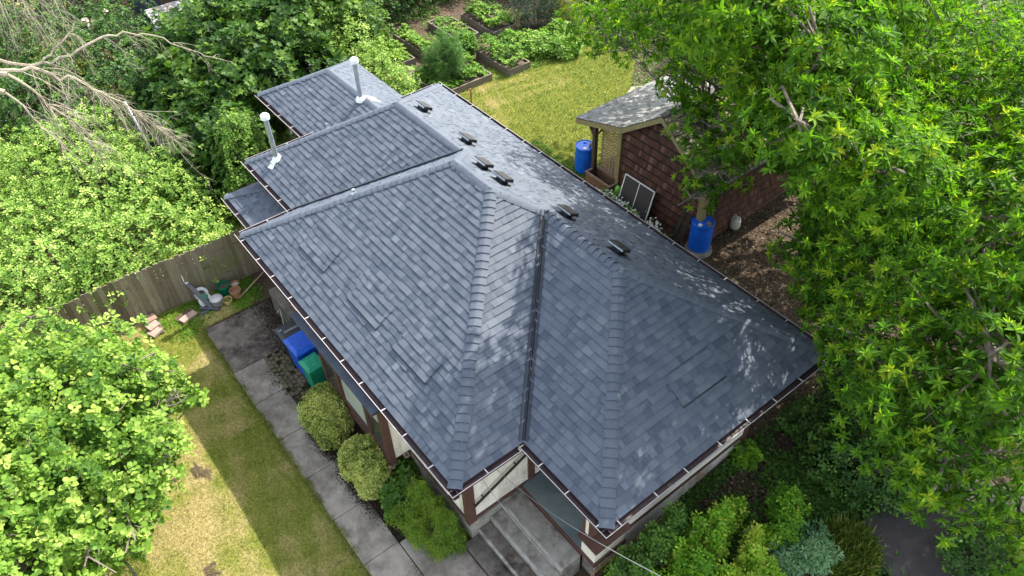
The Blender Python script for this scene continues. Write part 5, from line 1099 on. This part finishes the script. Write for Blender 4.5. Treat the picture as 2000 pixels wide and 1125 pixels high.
gcover('ivy', 'dark ivy carpet between the right wing and the asphalt', M_DARK, 21000, .075, 'oval', (10.35, 14.4, 3.2, 8.2, lambda x, y: sm(-.5, .3, fbm(x, y, 1.3)+.25)*(1-sm(12.6, 13.2, x)*sm(6.0, 6.6, y))), 8, t0=.6, hz=.10)
gcover('ivy', 'green creeper along the right hand gutter by the barrel', M_LIME, 2600, .07, 'oval', (4.6, 10.5, 7.7, 10.2, lambda x, y: sm(.3, .9, fbm(x, y, 1.5))*sm(10.6, 8.5, y)), 9, t0=.2, hz=.12)
gcover('long_grass', 'dark green long grass clump at the bottom edge beside the asphalt', M_GRASS, 5200, .30, 'blade', (12.5, 13.7, 5.0, 6.7, lambda x, y: 1-sm(.4, .62, np.hypot(x-13.1, y-5.75))), 10, t0=.18)
gcover('undergrowth', 'low wild plants between the brambles and lean-to roof', M_FEATH, 16000, .08, 'oval', (-12, -2.4, -.2, 4.5, lambda x, y: .8+0*x), 11, t0=.35, hz=.15)
gcover('undergrowth', 'wild ground plants around the vegetable beds', M_VEG, 16000, .07, 'oval', (-12.5, -5.2, 8.2, 17.5, lambda x, y: sm(-.4, .5, fbm(x, y, 1.1))*.7), 12, t0=.3, hz=.08)

gcover('path_dirt', 'dark soil and needles spilled over the house side of the path', leafmat('dark crumbs', [(0, (.010, .007, .005)), (.7, (.05, .033, .022)), (1, (.14, .10, .06))], .05, .9, (1, .8, .5)), 15000, .035, 'tiny', (.9, 8.4, -1.05, -.45, lambda x, y: sm(-1.0, -.68, y-.22*np.maximum(fbm(x, y*.4, 1.5), -.2))**1.5), 13, t0=.4, ts=.6, hz=.012).location.z = .045
gcover('path_dirt', 'dark soil and moss crumbs over the upper patio', bpy.data.materials['dark crumbs'], 9000, .035, 'tiny', (-1.0, .95, -1.5, .6, lambda x, y: sm(-1.0, .1, y+.35*fbm(x, y, 2))**1.3), 14, t0=.4, ts=.6, hz=.012).location.z = .04

gcover('grass_edge', 'grass tufts hanging over the lawn side of the path', M_GRASS, 5000, .07, 'blade', (-1.0, 8.6, -1.58, -1.40, lambda x, y: sm(-1.40, -1.52, y-.05*fbm(x, 0*y, 7))), 15, t0=.3, ts=.5, hz=.03).location.z = .035

gcover('undergrowth', 'low weeds on the earth between garden lawn and shed', M_VEG, 9000, .07, 'oval', (-4.5, 3.0, 11.5, 19, lambda x, y: 1-masks(x, y)[0]*.9), 16, t0=.2, hz=.12)
